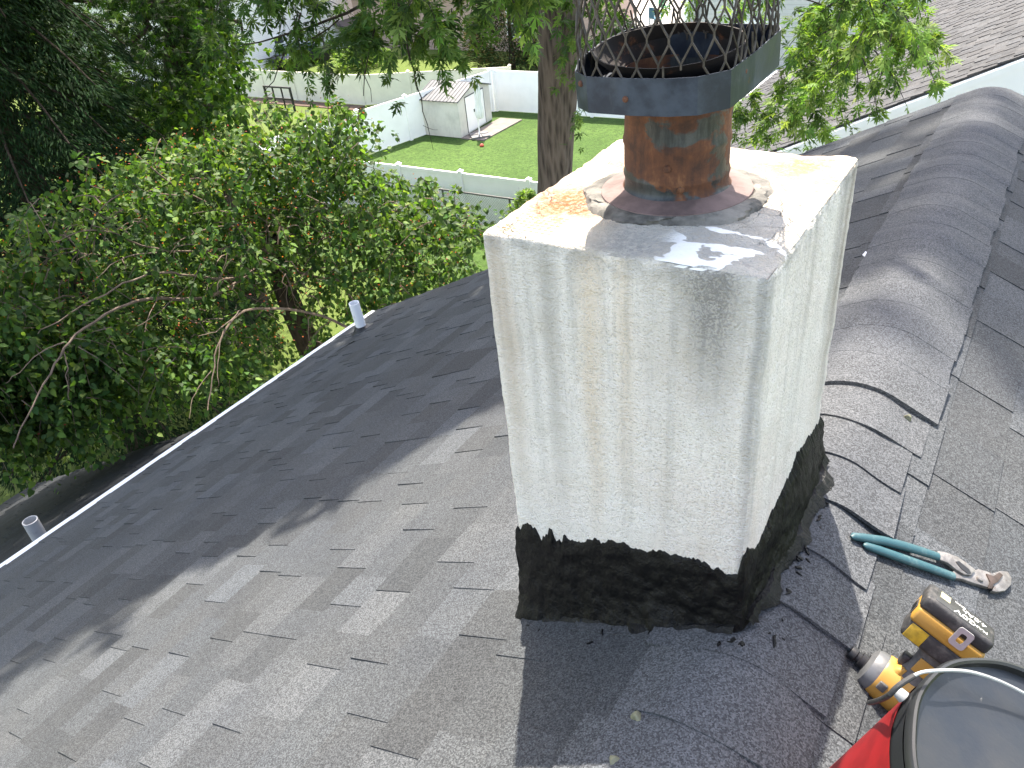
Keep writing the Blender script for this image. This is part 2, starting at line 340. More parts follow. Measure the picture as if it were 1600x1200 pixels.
# ------------------------------------------------------------------ roof builder
def slope(O, D, y0, y1, S, expo=.143, teeth=True, seed=1, col=True, wmin=.10, wmax=.26, hk=1.0, smin=0.0):
    """laminated shingle courses on a plane: O a point on the top edge, D the down-slope unit vector"""
    r = random.Random(seed); D = np.array(D, float); D /= np.linalg.norm(D); O = np.array(O, float)
    N = np.cross(D, (0, 1, 0));  N = N if N[2] > 0 else -N
    fl = D[0] > 0
    m = MB()
    def pt(s, y, h): return O + D * s + N * h + np.array([0, y, 0])
    def quadbox(s0, s1, ya, yb, ha0, ha1, hb, wob=0):
        P = [pt(s0, ya, -hb), pt(s1, ya, -hb), pt(s1 + wob, yb, -hb), pt(s0, yb, -hb), pt(s0, ya, ha0), pt(s1, ya, ha1), pt(s1 + wob, yb, ha1), pt(s0, yb, ha0)]
        fs = [(4, 5, 6, 7), (0, 1, 5, 4), (1, 2, 6, 5), (2, 3, 7, 6)]
        if fl is False: fs = [tuple(reversed(f)) for f in fs]
        m.add(P, fs)
    m.cur = (.6, .6, .6, 1); P = [pt(smin, y0, -.02), pt(S, y0, -.02), pt(S, y1, -.02), pt(smin, y1, -.02), pt(smin, y0, -.0012), pt(S, y0, -.0012), pt(S, y1, -.0012), pt(smin, y1, -.0012)]
    m.hexa(P)
    k = 0; s = S
    while s > smin + .01:
        s0 = max(smin, s - expo); s1 = s + .004 * r.uniform(-.3, .6)
        y = y0 - r.uniform(0, .3); tooth = r.random() < .5
        while y < y1:
            w = r.uniform(wmin, wmax) if tooth else r.uniform(wmin * .8, wmax * .9)
            ya, yb = max(y, y0), min(y + w, y1); y += w
            if yb - ya < .004: tooth = not tooth; continue
            tn = r.choice([.74, .87, .95, 1.0, 1.06, 1.18, 1.32]) * r.uniform(.95, 1.05); bl = r.uniform(-.01, .02)
            m.cur = (tn * (1 - bl), tn, tn * (1 + bl), 1)
            h0, h1 = (.0022, .0056) if tooth else (.0004, .0028)
            if tooth and r.random() < .3: h1 += .0015
            quadbox(s0, s1, ya, yb, h0 * hk, h1 * hk, .001, r.uniform(-.0015, .0015)); tooth = not tooth if r.random() < .93 else tooth
        s -= expo; k += 1
    return m
DL = (-CT, 0, -ST); DR = (CT, 0, -ST)
house = empty('house', (0, 0, GZ), 'house under the grey shingle roof in the foreground, carrying the white stucco chimney', 'house')
SE = 4.43 / CT
slope((0, 0, 0), DL, -3.2, 4.47, SE, seed=3, smin=.07).build('roof_slope', M_ROOF, house, color=True)
slope((0, 0, 0), DR, -3.2, 4.47, SE, seed=8, smin=.07).build('roof_slope', M_ROOF, house, color=True)
# lower wing of the roof beyond the eave
ds = np.array([-1, 0, -.526]); dl = ds / np.linalg.norm(ds)
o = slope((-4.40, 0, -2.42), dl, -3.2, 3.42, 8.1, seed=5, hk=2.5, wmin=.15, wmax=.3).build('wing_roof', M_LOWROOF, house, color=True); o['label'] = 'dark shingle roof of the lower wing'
b = MB(); b.box((-11.2, -3.0, GZ), (-4.12, 3.2, -7.0)); b.hexa([(-11.2, -3, -7), (-4.12, -3, -7), (-4.12, 3.2, -7), (-11.2, 3.2, -7), (-11.2, -3, -6.2), (-4.12, -3, -2.5), (-4.12, 3.2, -2.5), (-11.2, 3.2, -6.2)])
b.build('wing_wall', M_SIDW, house)
b = MB(); b.box((-4.1, -2.9, GZ), (4.1, 4.2, -2.15)); b.hexa([(-4.1, -2.9, -2.15), (4.1, -2.9, -2.15), (4.1, 4.2, -2.15), (-4.1, 4.2, -2.15), (-.1, -2.9, -.1), (.1, -2.9, -.1), (.1, 4.2, -.1), (-.1, 4.2, -.1)])
b.build('wall', M_SIDW, house)
ze = -SE * ST
b = MB(); b.box((-4.466, -3.25, ze - .012), (-4.428, 4.46, ze + .005)); b.box((-4.470, -3.25, ze - .16), (-4.4665, 4.46, ze + .003)); 
b.build('drip_edge', M_TRIM, house)
for sx in (-1, 1):
    b = MB(); b.hexa([(0, 4.40, -.20), (sx * 4.43, 4.40, ze - .20), (sx * 4.43, 4.462, ze - .20), (0, 4.462, -.20), (0, 4.40, -.02), (sx * 4.43, 4.40, ze - .02), (sx * 4.43, 4.462, ze - .02), (0, 4.462, -.02)])
    b.build('rake_trim', M_TRIM, house)
# ridge caps
def ridge_cap(yn, L, hw, hw2, lift, seed, rise=.007, vent=0.0):
    r = random.Random(seed); m = MB(); n = 23; ny = 6; tn = r.uniform(.92, 1.08) if not vent else 1.0; m.cur = (tn, tn, tn * 1.02, 1)
    ph = r.uniform(0, 6)
    top = []; bot = []
    for j in range(ny + 1):
        f = j / ny; y = yn + L * f
        for i in range(n):
            u = -hw + (hw + hw2) * i / (n - 1)
            a = abs(u); R = .075
            xx = a * CT; base = -ST / CT * (xx if xx > R else (xx * xx / (2 * R) + R / 2))
            wv = vent * (.012 + .0028 * math.sin(y * 25.5 + 1.1 * math.sin(y * 4) - a * 9) + .0018 * math.sin(y * 61 + u * 14)); h = .0045 + wv + rise * (1 - f) + lift * (1 - f) * (a / .15) ** 1.5 + .0025 * (1 - vent) * math.sin(u * 38 + ph + y * 9) * (a / .15)
            x = u * CT; y2 = y + .004 * (1 - vent) * math.sin(u * 20 + ph) * (1 - f)
            top.append((x + math.copysign(ST, u) * h * min(1, a / .05), y2, base + h * CT)); bot.append((x, y2, base + (h - .0035 - .010 * vent) * CT - .001))
    nv = len(top); m.add(top + bot, [])
    fs = []
    for j in range(ny):
        for i in range(n - 1):
            a = j * n + i; fs.append((a, a + 1, a + n + 1, a + n)); fs.append((nv + a, nv + a + n, nv + a + n + 1, nv + a + 1))
        a = j * n; fs.append((a, a + n, nv + a + n, nv + a)); a += n - 1; fs.append((a, nv + a, nv + a + n, a + n))
    for i in range(n - 1): fs.append((i, nv + i, nv + i + 1, i + 1)); a = ny * n + i; fs.append((a, a + 1, nv + a + 1, nv + a))
    m.f = fs; return m
rc = random.Random(4)
y = -3.18; k = 0
caps = []
while y < 4.36:
    lift = rc.uniform(0, .006)
    hw = rc.uniform(.16, .168); hw2 = rc.uniform(.155, .170)
    if 1.13 < y < 1.28: lift = .012
    rise = .006 if -.2 < y < 1.62 else .0022
    if y < .9: rise = .003; lift *= .5
    vent = 1.0 if y > 1.60 else 0.0
    if vent: lift = 0; rise = .0007; hw = .163 + .004 * math.sin(k * 1.3); hw2 = .166 + .004 * math.sin(k * 2.1)
    if y > 1.5: hw2 += .02
    ridge_cap(y, .17 if y < 4.28 else .12, hw, hw2, lift, k, rise, vent).build('ridge_cap', M_CAPS, house, smooth=True, color=True)
    caps.append(y); y += .143 + rc.uniform(-.004, .004); k += 1
# sealed nail heads on the caps
def roof_h(x): return -abs(x) * ST / CT
for px, py in ((1420, 651), (1437, 622), (993, 1117), (958, 1186)):
    p = (Rf if px > 1110 else Lf)(px, py, .010); N = NR if px > 1110 else NL
    U = np.cross(N, (0, 1, 0)); M = np.array([U, np.cross(N, U), N]).T
    b = MB(); b.lathe([(.0001, .004), (.004, .0035), (.0065, .001), (.009, -.006)], M, p, 12, jit=lambda a, j: .25 * math.sin(3 * a + px))
    b.build('sealed_nail', simple('nail_sealant', (.24, .24, .15), .5, 0, .5, 60), house, smooth=True)
# ------------------------------------------------------------------ chimney
def fbm(p, s, o=4): return mnoise.fractal(Vector(p) * s, 1.0, 2.0, o)
def stucco_block():
    lo = np.array([XA, YA, -.30]); hi = np.array([XB, YD, ZT]); c = (lo + hi) / 2; hf = (hi - lo) / 2; r = .011; st = .0062
    bm = bmesh.new()
    def face(ax, sg):
        a, b_ = [i for i in range(3) if i != ax]
        na, nb = int(2 * hf[a] / st), int(2 * hf[b_] / st); rows = []
        for i in range(na + 1):
            row = []
            for j in range(nb + 1):
                p = np.zeros(3); p[ax] = sg * hf[ax]; p[a] = -hf[a] + 2 * hf[a] * i / na; p[b_] = -hf[b_] + 2 * hf[b_] * j / nb
                q = np.clip(p, -(hf - r), hf - r); d = p - q; L = np.linalg.norm(d); nrm = d / L; p = q + nrm * r
                w = c + p
                e = fbm(w, 14) * .0022 + fbm(w, 60, 3) * .0011
                on_top = ax == 2
                if w[2] > ZT - .02:
                    e += -abs(fbm(w + 5, 22)) * .004 * (1 if np.sum(np.abs(p) > hf - .02) >= 2 else .2)
                if ax == 2 and sg > 0: e += .0035 * fbm(w, 7) + .004 * (1 - min(1, np.linalg.norm((w - c)[:2]) / .25))
                row.append(bm.verts.new(tuple(w + nrm * e)))
            rows.append(row)
        flip = (sg > 0) != (ax == 1)
        for i in range(na):
            for j in range(nb):
                f = [rows[i][j], rows[i + 1][j], rows[i + 1][j + 1], rows[i][j + 1]]
                bm.faces.new(f if flip else f[::-1])
    for ax, sg in ((0, -1), (0, 1), (1, -1), (1, 1), (2, 1)): face(ax, sg)
    bmesh.ops.remove_doubles(bm, verts=bm.verts, dist=.0012)
    bmesh.ops.recalc_face_normals(bm, faces=bm.faces)
    me = bpy.data.meshes.new('chimney'); bm.to_mesh(me); bm.free(); return me
me = stucco_block(); chim = link('chimney', me, M_STUCCO, house, True)
chim['label'] = 'white stained stucco chimney standing on the roof beside the ridge'
# tar skirt: runs round the four sides
def interp(t, P):
    for (a, va), (b_, vb) in zip(P, P[1:]):
        if t <= b_: return va + (vb - va) * max(0, (t - a)) / (b_ - a)
    return P[-1][1]
def tar_skirt():
    topF = [(XA - .02, .02), (-.445, .022), (-.43, .045), (-.418, .052), (-.405, .030), (-.385, .03), (-.375, .044), (-.361, .036), (-.34, .048), (-.325, .040), (-.30, .062), (-.269, .071), (-.24, .082), (-.2, .083), (-.138, .102), (-.10, .104), (-.061, .103), (-.04, .097), (-.028, .099), (-.022, .14), (XB + .02, .15)]
    topR = [(YA - .02, .15), (.895, .15), (.93, .118), (.959, .108), (1.0, .112), (1.025, .117), (1.06, .116), (1.095, .125), (1.13, .13), (1.166, .145), (1.22, .13), (1.30, .11), (YD + .02, .10)]
    # perimeter param
    per = []; st = .0035
    cx = [(XA, YA), (XB, YA), (XB, YD), (XA, YD)]
    for i in range(4):
        a = np.array(cx[i]); b_ = np.array(cx[(i + 1) % 4]); L = np.linalg.norm(b_ - a); n = int(L / st); d = (b_ - a) / L; nn = np.array([d[1], -d[0]])
        for k in range(n): per.append((a + (b_ - a) * k / n, nn, i, k / n * L, L))
    nP = len(per); nv = 34; vs = []
    for (p, nn, side, t, L) in per:
        # rounded corner normal
        rr = .018
        i0 = side; prev = {0: (-1, 0), 1: (0, -1), 2: (1, 0), 3: (0, 1)}[side]; nxt = {0: (1, 0), 1: (0, 1), 2: (-1, 0), 3: (0, -1)}[side]
        wp = max(0, 1 - t / rr) * .5; wn_ = max(0, 1 - (L - t) / rr) * .5
        m = nn * (1 - wp - wn_) + np.array(prev) * wp + np.array(nxt) * wn_; m = m / np.linalg.norm(m)
        if side == 0: zt = interp(p[0], topF)
        elif side == 1: zt = interp(p[1], topR)
        else: zt = roof_h(p[0]) + .11
        jag = fbm((p[0] * 1.0, p[1], 3.1), 60, 4) * .008 + fbm((p[0], p[1], 7.7), 190, 3) * .0065
        if side == 0 and -.41 < p[0] < -.33: jag *= 2.3
        zt += jag
        foot = .018 + .012 * fbm((p[0], p[1], 1.2), 9, 2) + .003 * fbm((p[0], p[1], 1.2), 60, 4)
        if side == 1: foot += .020 * math.exp(-((t - .28) / .13) ** 2) + .006
        if side == 0: foot += .008
        foot = max(.012, foot)
        q = p + m * foot; zb = roof_h(q[0]) - .002
        for j in range(nv):
            f = j / (nv - 1); g = f ** 1.25
            zz = zt + (zb - zt) * f
            off = .0012 + .0045 * min(1, f * 7) + (foot - .006) * max(0, (f - .25) / .75) ** 2.2
            if side == 1: off += .012 * math.sin(math.pi * min(1, f * 1.1)) * math.exp(-((t - .3) / .15) ** 2)
            w = np.array([p[0] + m[0] * off, p[1] + m[1] * off, zz])
            e = (fbm(w, 18, 4) * .0045 + fbm(w + 3, 45, 4) * .0026) * min(1, f * 5)
            w[:2] += m * e
            if j == nv - 1: w[2] = roof_h(w[0]) - .003
            if j == 0: w[:2] = p - m * .002
            vs.append(w)
    m_ = MB(); fs = [(i * nv + j, ((i + 1) % nP) * nv + j, ((i + 1) % nP) * nv + j + 1, i * nv + j + 1) for i in range(nP) for j in range(nv - 1)]
    fs = [f[::-1] for f in fs]
    m_.add(vs, fs)
    # small smears and crumbs of tar on the shingles around the foot
    r = random.Random(7)
    for side in range(4):
        a0 = np.array(cx[side]); b0 = np.array(cx[(side + 1) % 4]); L = np.linalg.norm(b0 - a0); d = (b0 - a0) / L; nn = np.array([d[1], -d[0]]); n_ = int(L / .0025); sm = []
        for k in range(n_ + 1):
            p = a0 + (b0 - a0) * k / n_; ext = .020 + max(0, fbm((p[0] + 3, p[1], .3), 16, 3)) * .028 + max(0, fbm((p[0], p[1] + 2, .3), 70, 4)) * .008 + (.018 * math.exp(-((k / n_ * L - .28) / .14) ** 2) if side == 1 else 0)
            for f in (.0, .5, 1.):
                q = p + nn * (.010 + (ext - .004) * f); sm.append((q[0], q[1], roof_h(q[0]) + (.0105 if f < 1 else .0015) + .0012 * fbm((q[0], q[1], 1), 90, 3)))
        m_.add(sm, [(3 * i + j, 3 * i + j + 1, 3 * i + j + 4, 3 * i + j + 3) for i in range(n_) for j in range(2)])
    for k in range(34):
        side = r.choice([0, 0, 1, 1, 1]); d = abs(r.gauss(0, .016)) + .03
        if side == 0: x, y = r.uniform(XA - .02, XB + .03), YA - d - .005
        else: x, y = XB + d + .018 * (1 if True else 0), r.uniform(YA - .02, YD - .1)
        if k > 54: x, y = r.choice([(XA - .06, YA - .04), (XA - .10, YA + .06), (XA - .075, YA + .02), (XB + .10, YA + .02)]); x += r.uniform(-.02, .02)
        s = r.uniform(.0010, .0032) * (1.3 if r.random() < .2 else 1); N = NL if x < 0 else NR; z = roof_h(x) + .005
        U = np.cross(N, (0, 1, 0)); an = r.uniform(0, 3.1); W_ = np.cross(N, U); M = np.array([(U * math.cos(an) + W_ * math.sin(an)) * r.uniform(.8, 2.4), (W_ * math.cos(an) - U * math.sin(an)) * r.uniform(.5, 1.), N]).T
        ph = r.uniform(0, 6); m_.lathe([(.0001, s * .35), (s * .7, s * .3), (s * 1.3, s * .05), (s * 1.4, -s)], M, (x, y, z), 9, jit=lambda a, j: .3 * math.sin(2 * a + ph) + .2 * math.sin(5 * a + ph))
    return m_
tb = tar_skirt().build('tar_flashing', M_TAR, chim, smooth=True); tb.data.polygons.foreach_set('use_smooth', [True] * len(tb.data.polygons))
# flue, collar, flashing
PC = np.array([-.235, 1.10, 0.])
b = MB(); nn = 96
def sj(a, j): return .035 * math.sin(a * 2 + 1) + .03 * math.sin(a * 5 + j) + .02 * math.sin(a * 11 + 2 * j) + .02 * math.sin(23 * a + j * 3)
b.lathe([(.108, .6335), (.111, .6372), (.119, .6375), (.127, .6352), (.134, .6315), (.139, .622)], o=PC, n=nn, jit=sj)
b.build('sealant_ring', M_SEAL, chim, smooth=True)
b = MB(); b.lathe([(.0785, .648), (.082, .6465), (.090, .6435), (.114, .6385), (.116, .632)], o=PC, n=64); b.build('flashing_disc', M_FLANGE, chim, smooth=True)
R0 = .0775
prof = [(R0 + .0035, .640), (R0 + .0045, .646), (R0 + .001, .650), (R0, .655), (R0, .662), (R0 + .0016, .6665), (R0 + .0016, .6695), (R0, .674), (R0, .709), (R0 + .0018, .714), (R0 + .0018, .719), (R0, .725), (R0 - .001, .752), (R0 + .001, .757), (R0 + .001, .762), (R0, .766), (R0, .815), (R0 - .002, .815), (R0 - .002, .63)]
b = MB(); b.lathe(prof, o=PC, n=96, jit=lambda a, j: .006 * math.sin(3 * a + j * .4))
for (a, z) in ((-1.35, .693), (-1.1, .662)):
    p = PC + np.array([R0 * math.cos(a), R0 * math.sin(a), z]); d = np.array([math.cos(a), math.sin(a), 0]); M = np.array([np.cross(d, (0, 0, 1)), (0, 0, 1), d]).T
    b.lathe([(.0001, .004), (.004, .0035), (.006, 0), (.006, -.003)], M, p, 10)
b.build('flue_pipe', M_RUST, chim, smooth=True)
# cap: tilted pan with a band, a flared inner ring, expanded-metal screen and lid
ta = rad(5); CO = np.array([-.235, .95, .838]); CU = np.array([1, 0, 0]); CV = np.array([0, math.cos(ta), math.sin(ta)]); CN = np.array([0, -math.sin(ta), math.cos(ta)])
CM = np.array([CU, CV, CN]).T
BP = [(-.085, .002), (-.060, -.015), (.0, -.0155), (.05, -.011), (.085, .000), (.116, .030), (.123, .10), (.126, .197), (.118, .215), (.09, .222), (-.0, .222), (-.070, .214), (-.098, .190), (-.110, .13), (-.105, .05)]
def poly_off(P, d):
    P = np.array(P); c = P.mean(0); out = []
    n = len(P)
    for i in range(n):
        t = P[(i + 1) % n] - P[i - 1]; t /= np.linalg.norm(t); out.append(P[i] + np.array([t[1], -t[0]]) * d)
    return [tuple(p) for p in out]
def ringwall(b, P, z0, z1, th):
    A = [CO + CM @ np.array([p[0], p[1], z]) for z in (z0, z1) for p in P]; Q = poly_off(P, -th)
    B = [CO + CM @ np.array([p[0], p[1], z]) for z in (z0, z1) for p in Q]; n = len(P)
    fs = [(i, (i + 1) % n, n + (i + 1) % n, n + i) for i in range(n)] + [(2 * n + i, 3 * n + i, 3 * n + (i + 1) % n, 2 * n + (i + 1) % n) for i in range(n)]
    fs += [(n + i, n + (i + 1) % n, 3 * n + (i + 1) % n, 3 * n + i) for i in range(n)] + [(i, 2 * n + i, 2 * n + (i + 1) % n, (i + 1) % n) for i in range(n)]
    b.add(A + B, fs)
b = MB(); ringwall(b, BP, -.047, 0, .0016)
# pan floor with a round hole
c2 = np.array([.0, .1515]); nh = 48
outer = []; inner = []
Pq = np.array(poly_off(BP, -.001)); 
for k in range(nh):
    a = 2 * math.pi * k / nh; d = np.array([math.cos(a), math.sin(a)]); best = .09
    for i in range(len(Pq)):
        p, q = Pq[i], Pq[(i + 1) % len(Pq)]; e = q - p; den = d[0] * e[1] - d[1] * e[0]
        if abs(den) < 1e-9: continue
        w = p - c2; t = (w[0] * e[1] - w[1] * e[0]) / den; u_ = (w[0] * d[1] - w[1] * d[0]) / den
        if t > 0 and 0 <= u_ <= 1: best = t
    outer.append(CO + CM @ np.array([*(c2 + d * best), -.040])); inner.append(CO + CM @ np.array([*(c2 + d * .080), -.040]))
b.add(outer + inner, [(i, (i + 1) % nh, nh + (i + 1) % nh, nh + i) for i in range(nh)])
b.build('cap_band', M_BAND, chim)
# fasteners
M_SCR = simple('rusty_screw', (.22, .09, .05), .85, 0, .3, 50)
for (x, y, z, nx, ny) in ((-.005, -.0155, -.026, 0, -1), (.1175, .075, -.016, 1, 0), (-.072, -.007, -.012, -.5, -.8)):
    d = CM @ np.array([nx, ny, 0.]); d /= np.linalg.norm(d); u = np.cross(d, CN); M = np.array([u, np.cross(d, u), d]).T
    b = MB(); b.lathe([(.0001, .0035), (.003, .003), (.0042, .001), (.0042, -.001)], M, CO + CM @ np.array([x, y, z]), 10)
    b.build('rusty_screw', M_SCR, chim, smooth=True)
# flared inner ring
b = MB(); ic = CO + CM @ np.array([.0, .112, 0])
prof = [(.0765, -.042), (.080, -.039), (.096, -.022), (.1005, -.004), (.1015, .004), (.099, .004), (.0975, -.004), (.093, -.022), (.0755, -.041)]

prof = [(.0775, -.036), (.083, -.033), (.096, -.020), (.1005, -.004), (.1015, .004), (.099, .004), (.0975, -.004), (.093, -.018), (.078, -.032), (.0745, -.05), (.073, -.11)]
nk = 72; rows_ = []
for (r_, z_) in prof:
    for k in range(nk):
        a = 2 * math.pi * k / nk; f_ = min(1, max(0, -z_ / .034)); e_ = r_ * (1 + (1 - f_) * (.012 * math.sin(4 * a) + .01 * math.sin(9 * a + 1)))
        rows_.append(CO + CM @ np.array([e_ * math.cos(a), .112 + (.152 - .112) * f_ + (.06 * max(0, -z_ - .036)) + e_ * math.sin(a), z_]))
b.add(rows_, [(i * nk + k, i * nk + (k + 1) % nk, (i + 1) * nk + (k + 1) % nk, (i + 1) * nk + k) for i in range(len(prof) - 1) for k in range(nk)])

t = NT('rusted_ring'); nz = t.noise(26, 6, .7); col = t.ramp(nz, [(.35, (.008, .006, .006)), (.60, (.030, .016, .012)), (.72, (.30, .11, .04)), (.85, (.10, .05, .03))]); M_RING = t.done(col, .85, 0, t.bump(nz, .5, .003))
b.build('flue_collar', M_RING, chim, smooth=True)
b = MB(); b.lathe([(.0001, .0), (.0745, .0)], np.eye(3), PC + np.array([0, 0, .70]), 32); b.build('flue_throat', simple('throat_black', (.008, .007, .006), .95, 0, .2, 20), chim)  # black disc closes the pipe, standing in for its unlit depth
# screen
def screen():
    m = MB(); P = np.array(poly_off(BP, -.0035)); n = len(P); seg = [np.linalg.norm(P[(i + 1) % n] - P[i]) for i in range(n)]; T = sum(seg)
    def on(s):
        s %= T
        for i in range(n):
            if s <= seg[i]: return P[i] + (P[(i + 1) % n] - P[i]) * s / seg[i]
            s -= seg[i]
        return P[0]
    r = random.Random(2); nc = 29; w = T / nc; hh = .0235; bond = .0065; rows = 9
    def W(s, z):
        p = on(s); k = .0022 * math.sin(s * 50 + z * 30); c = np.array([0, .105]); p = p * (1 - .10 * max(0, z) / .2) + c * .10 * max(0, z) / .2
        return CO + CM @ np.array([p[0], p[1], z + .002 * math.sin(s * 31)])
    def strand(a, b_):
        m.tube([W(*a), W((a[0] + b_[0]) / 2, (a[1] + b_[1]) / 2), W(*b_)], r.uniform(.0013, .0017), 5, True)
    z0 = -.02
    for j in range(rows):
        zb = z0 + j * (hh + bond); sh = .5 * (j % 2)
        for i in range(nc):
            s0 = (i + sh) * w; s1 = s0 + w / 2; s_ = s0 - w / 2
            if j == 0 and r.random() < .15: continue
            # bond then two legs upwards
            strand((s0, zb), (s0, zb + bond)); strand((s0, zb + bond), (s1, zb + bond + hh)); strand((s0, zb + bond), (s_, zb + bond + hh))
    for k in range(16):
        s = r.uniform(0, T); a = W(s, -.012); b_ = W(s + r.uniform(-.01, .01), r.uniform(.012, .03)) + np.array([r.uniform(-.006, .006), r.uniform(.0, .008), 0]); m.tube([a, b_], .0014, 5)
    return m
screen().build('mesh_screen', M_SCREEN, chim)
b = MB(); c3 = [.0, .105]
base = [(-.15, -.05), (.15, -.05), (.15, .26), (-.15, .26)]
V = [CO + CM @ np.array([x, y, .235]) for x, y in base] + [CO + CM @ np.array([x, y, .252]) for x, y in base] + [CO + CM @ np.array([0, .105, .285])]
b.add(V, [(0, 3, 2, 1), (0, 1, 5, 4), (1, 2, 6, 5), (2, 3, 7, 6), (3, 0, 4, 7), (4, 5, 8), (5, 6, 8), (6, 7, 8), (7, 4, 8)]); b.build('cap_lid', M_BAND, chim)
# ------------------------------------------------------------------ vent pipes (parts of the house)
def vent(base, N, h, r, lean=(0, 0, 0), lab=None):
    d = np.array([0, 0, 1.]) + np.array(lean); d /= np.linalg.norm(d); u = np.cross(d, (0, 1, 0)); u /= np.linalg.norm(u); M = np.array([u, np.cross(d, u), d]).T
    t = NT('aged_pvc'); nz = t.noise(14, 5, .7); c = t.mix(t.mr(nz, .55, .75, 0, .6), (.74, .74, .76), (.30, .29, .28)); mt = t.done(c, .5)
    b = MB(); b.lathe([(r, -.12), (r, h), (r * .86, h), (r * .86, h - .12), (.0001, h - .12)], M, base, 28); o = b.build('vent_pipe', mt, house, smooth=True)
    if lab: o['label'] = lab
    n = NL; U = np.cross(n, (0, 1, 0)); M2 = np.array([U, np.cross(n, U), n]).T
    b = MB(); b.lathe([(r * 1.02, .05), (r * 1.25, .035), (r * 1.8, .014), (r * 2.3, .0065), (r * 2.35, .002)], M2, base, 28, jit=lambda a, j: .12 * math.sin(a * 3 + 1) * (j > 1)); b.build('pipe_boot', M_DARK, o, smooth=True)
vb = Lf(566, 516); vent(vb, NL, .26, .042, (-.03, -.06, 0), 'white plastic pipe standing by the end of the roof eave')
pw = plane(66, 846, np.cross(dl, (0, 1, 0)) * -1, float(np.cross(dl, (0, 1, 0)) @ np.array([-4.40, 0, -2.42])) * -1)
vent(pw, NL, .24, .06, (0.0, 0, 0), 'white plastic pipe on the dark lower roof')
b = MB(); w0 = Lf(553, 532, .006); b.tube([Lf(527, 549, .007), Lf(541, 540, .007), Lf(553, 533, .007), w0], [.004, .006, .012, .004], 6, flat=.3, up=NL); b.build('tar_patch', M_TAR, house)
# ------------------------------------------------------------------ pliers
def frame(N):
    U = np.array([CT, 0, -ST]) if N is NR else np.array([-CT, 0, -ST]); return U
M_BLUE = None
t = NT('blue_grip'); nz = t.noise(40, 5, .7); c = t.mix(t.mr(nz, .5, .75, 0, .7), (.025, .115, .145), (.16, .26, .27)); M_BLUE = t.done(c, .5, 0, t.bump(t.noise(150, 3), .2, .001))
t = NT('worn_steel'); nz = t.noise(55, 6, .7); c = t.mix(t.mr(nz, .4, .65), (.24, .225, .22), (.42, .40, .39)); c = t.mix(t.mr(t.noise(120, 4), .6, .7, 0, .6), c, (.14, .07, .05)); M_STEEL = t.done(c, .5, .45, t.bump(nz, .3, .001))
pl = empty('pliers', Rf(1460, 885), 'blue handled tongue and groove pliers lying on the shingles right of the chimney', 'pliers')
def rpoly(pts, h0, h1, name, mat, par, bevel=.0015):
    P0 = [Rf(x, y, h0) for x, y in pts]
    Q = [Rf(x, y, h0) for x, y in pts]; P1 = [p + NR * (h1 - h0) for p in Q]; n = len(pts); b = MB()
    b.add(P0 + P1, [tuple(range(n - 1, -1, -1)), tuple(range(n, 2 * n))] + [(k, (k + 1) % n, n + (k + 1) % n, n + k) for k in range(n)])
    return b.build(name, mat, par, bevel=bevel, smooth=True)
def grip(pts, rs, hs, name='handle'):
    b = MB(); b.tube([Rf(x, y, h) for (x, y), h in zip(pts, hs)], rs, 14, flat=.72, up=NR); return b.build(name, M_BLUE, pl, smooth=True)
grip([(1330, 839), (1334, 838), (1350, 840.5), (1380, 845), (1410, 852.5), (1440, 861.5), (1466, 870)], [.003, .0078, .0092, .0098, .0098, .0094, .0085], [.014, .014, .014, .015, .016, .016, .016])
grip([(1349, 851), (1353, 852.5), (1372, 859), (1400, 869), (1430, 879.5), (1460, 890), (1490, 901)], [.003, .0075, .009, .0095, .0095, .009, .0085], [.012, .012, .012, .012, .012, .012, .012])
rpoly([(1462, 863), (1476, 866), (1492, 872), (1504, 880), (1521, 893), (1514, 901), (1503, 900), (1490, 892), (1478, 882), (1462, 876)], .011, .018, 'upper_lever', M_STEEL, pl)
rpoly([(1485, 894), (1500, 894), (1512, 897), (1524, 892), (1538, 896), (1546, 899), (1558, 895), (1570, 896), (1576, 906), (1575, 917), (1566, 926), (1553, 928), (1545, 926), (1549, 919), (1540, 921), (1520, 915), (1500, 908), (1486, 906)], .004, .0125, 'jaw', M_STEEL, pl)
rpoly([(1540, 897), (1551, 901), (1560, 895), (1566, 900), (1558, 910), (1551, 914), (1549, 921), (1543, 920), (1546, 910)], .0127, .0155, 'jaw_teeth', simple('dark_steel', (.09, .06, .05), .6, .3, .3, 60), pl, .0004)
rpoly([(1493, 878), (1498, 877), (1514, 890), (1517, 896), (1511, 896), (1502, 889)], .0182, .0192, 'groove', M_DARK, pl, 0)
p = Rf(1530, 905, .0125); U = frame(NR); b = MB(); b.lathe([(.0001, .005), (.005, .0045), (.0068, .002), (.007, -.002)], np.array([U, np.cross(NR, U), NR]).T, p, 18); b.build('pivot_bolt', M_STEEL, pl, smooth=True)
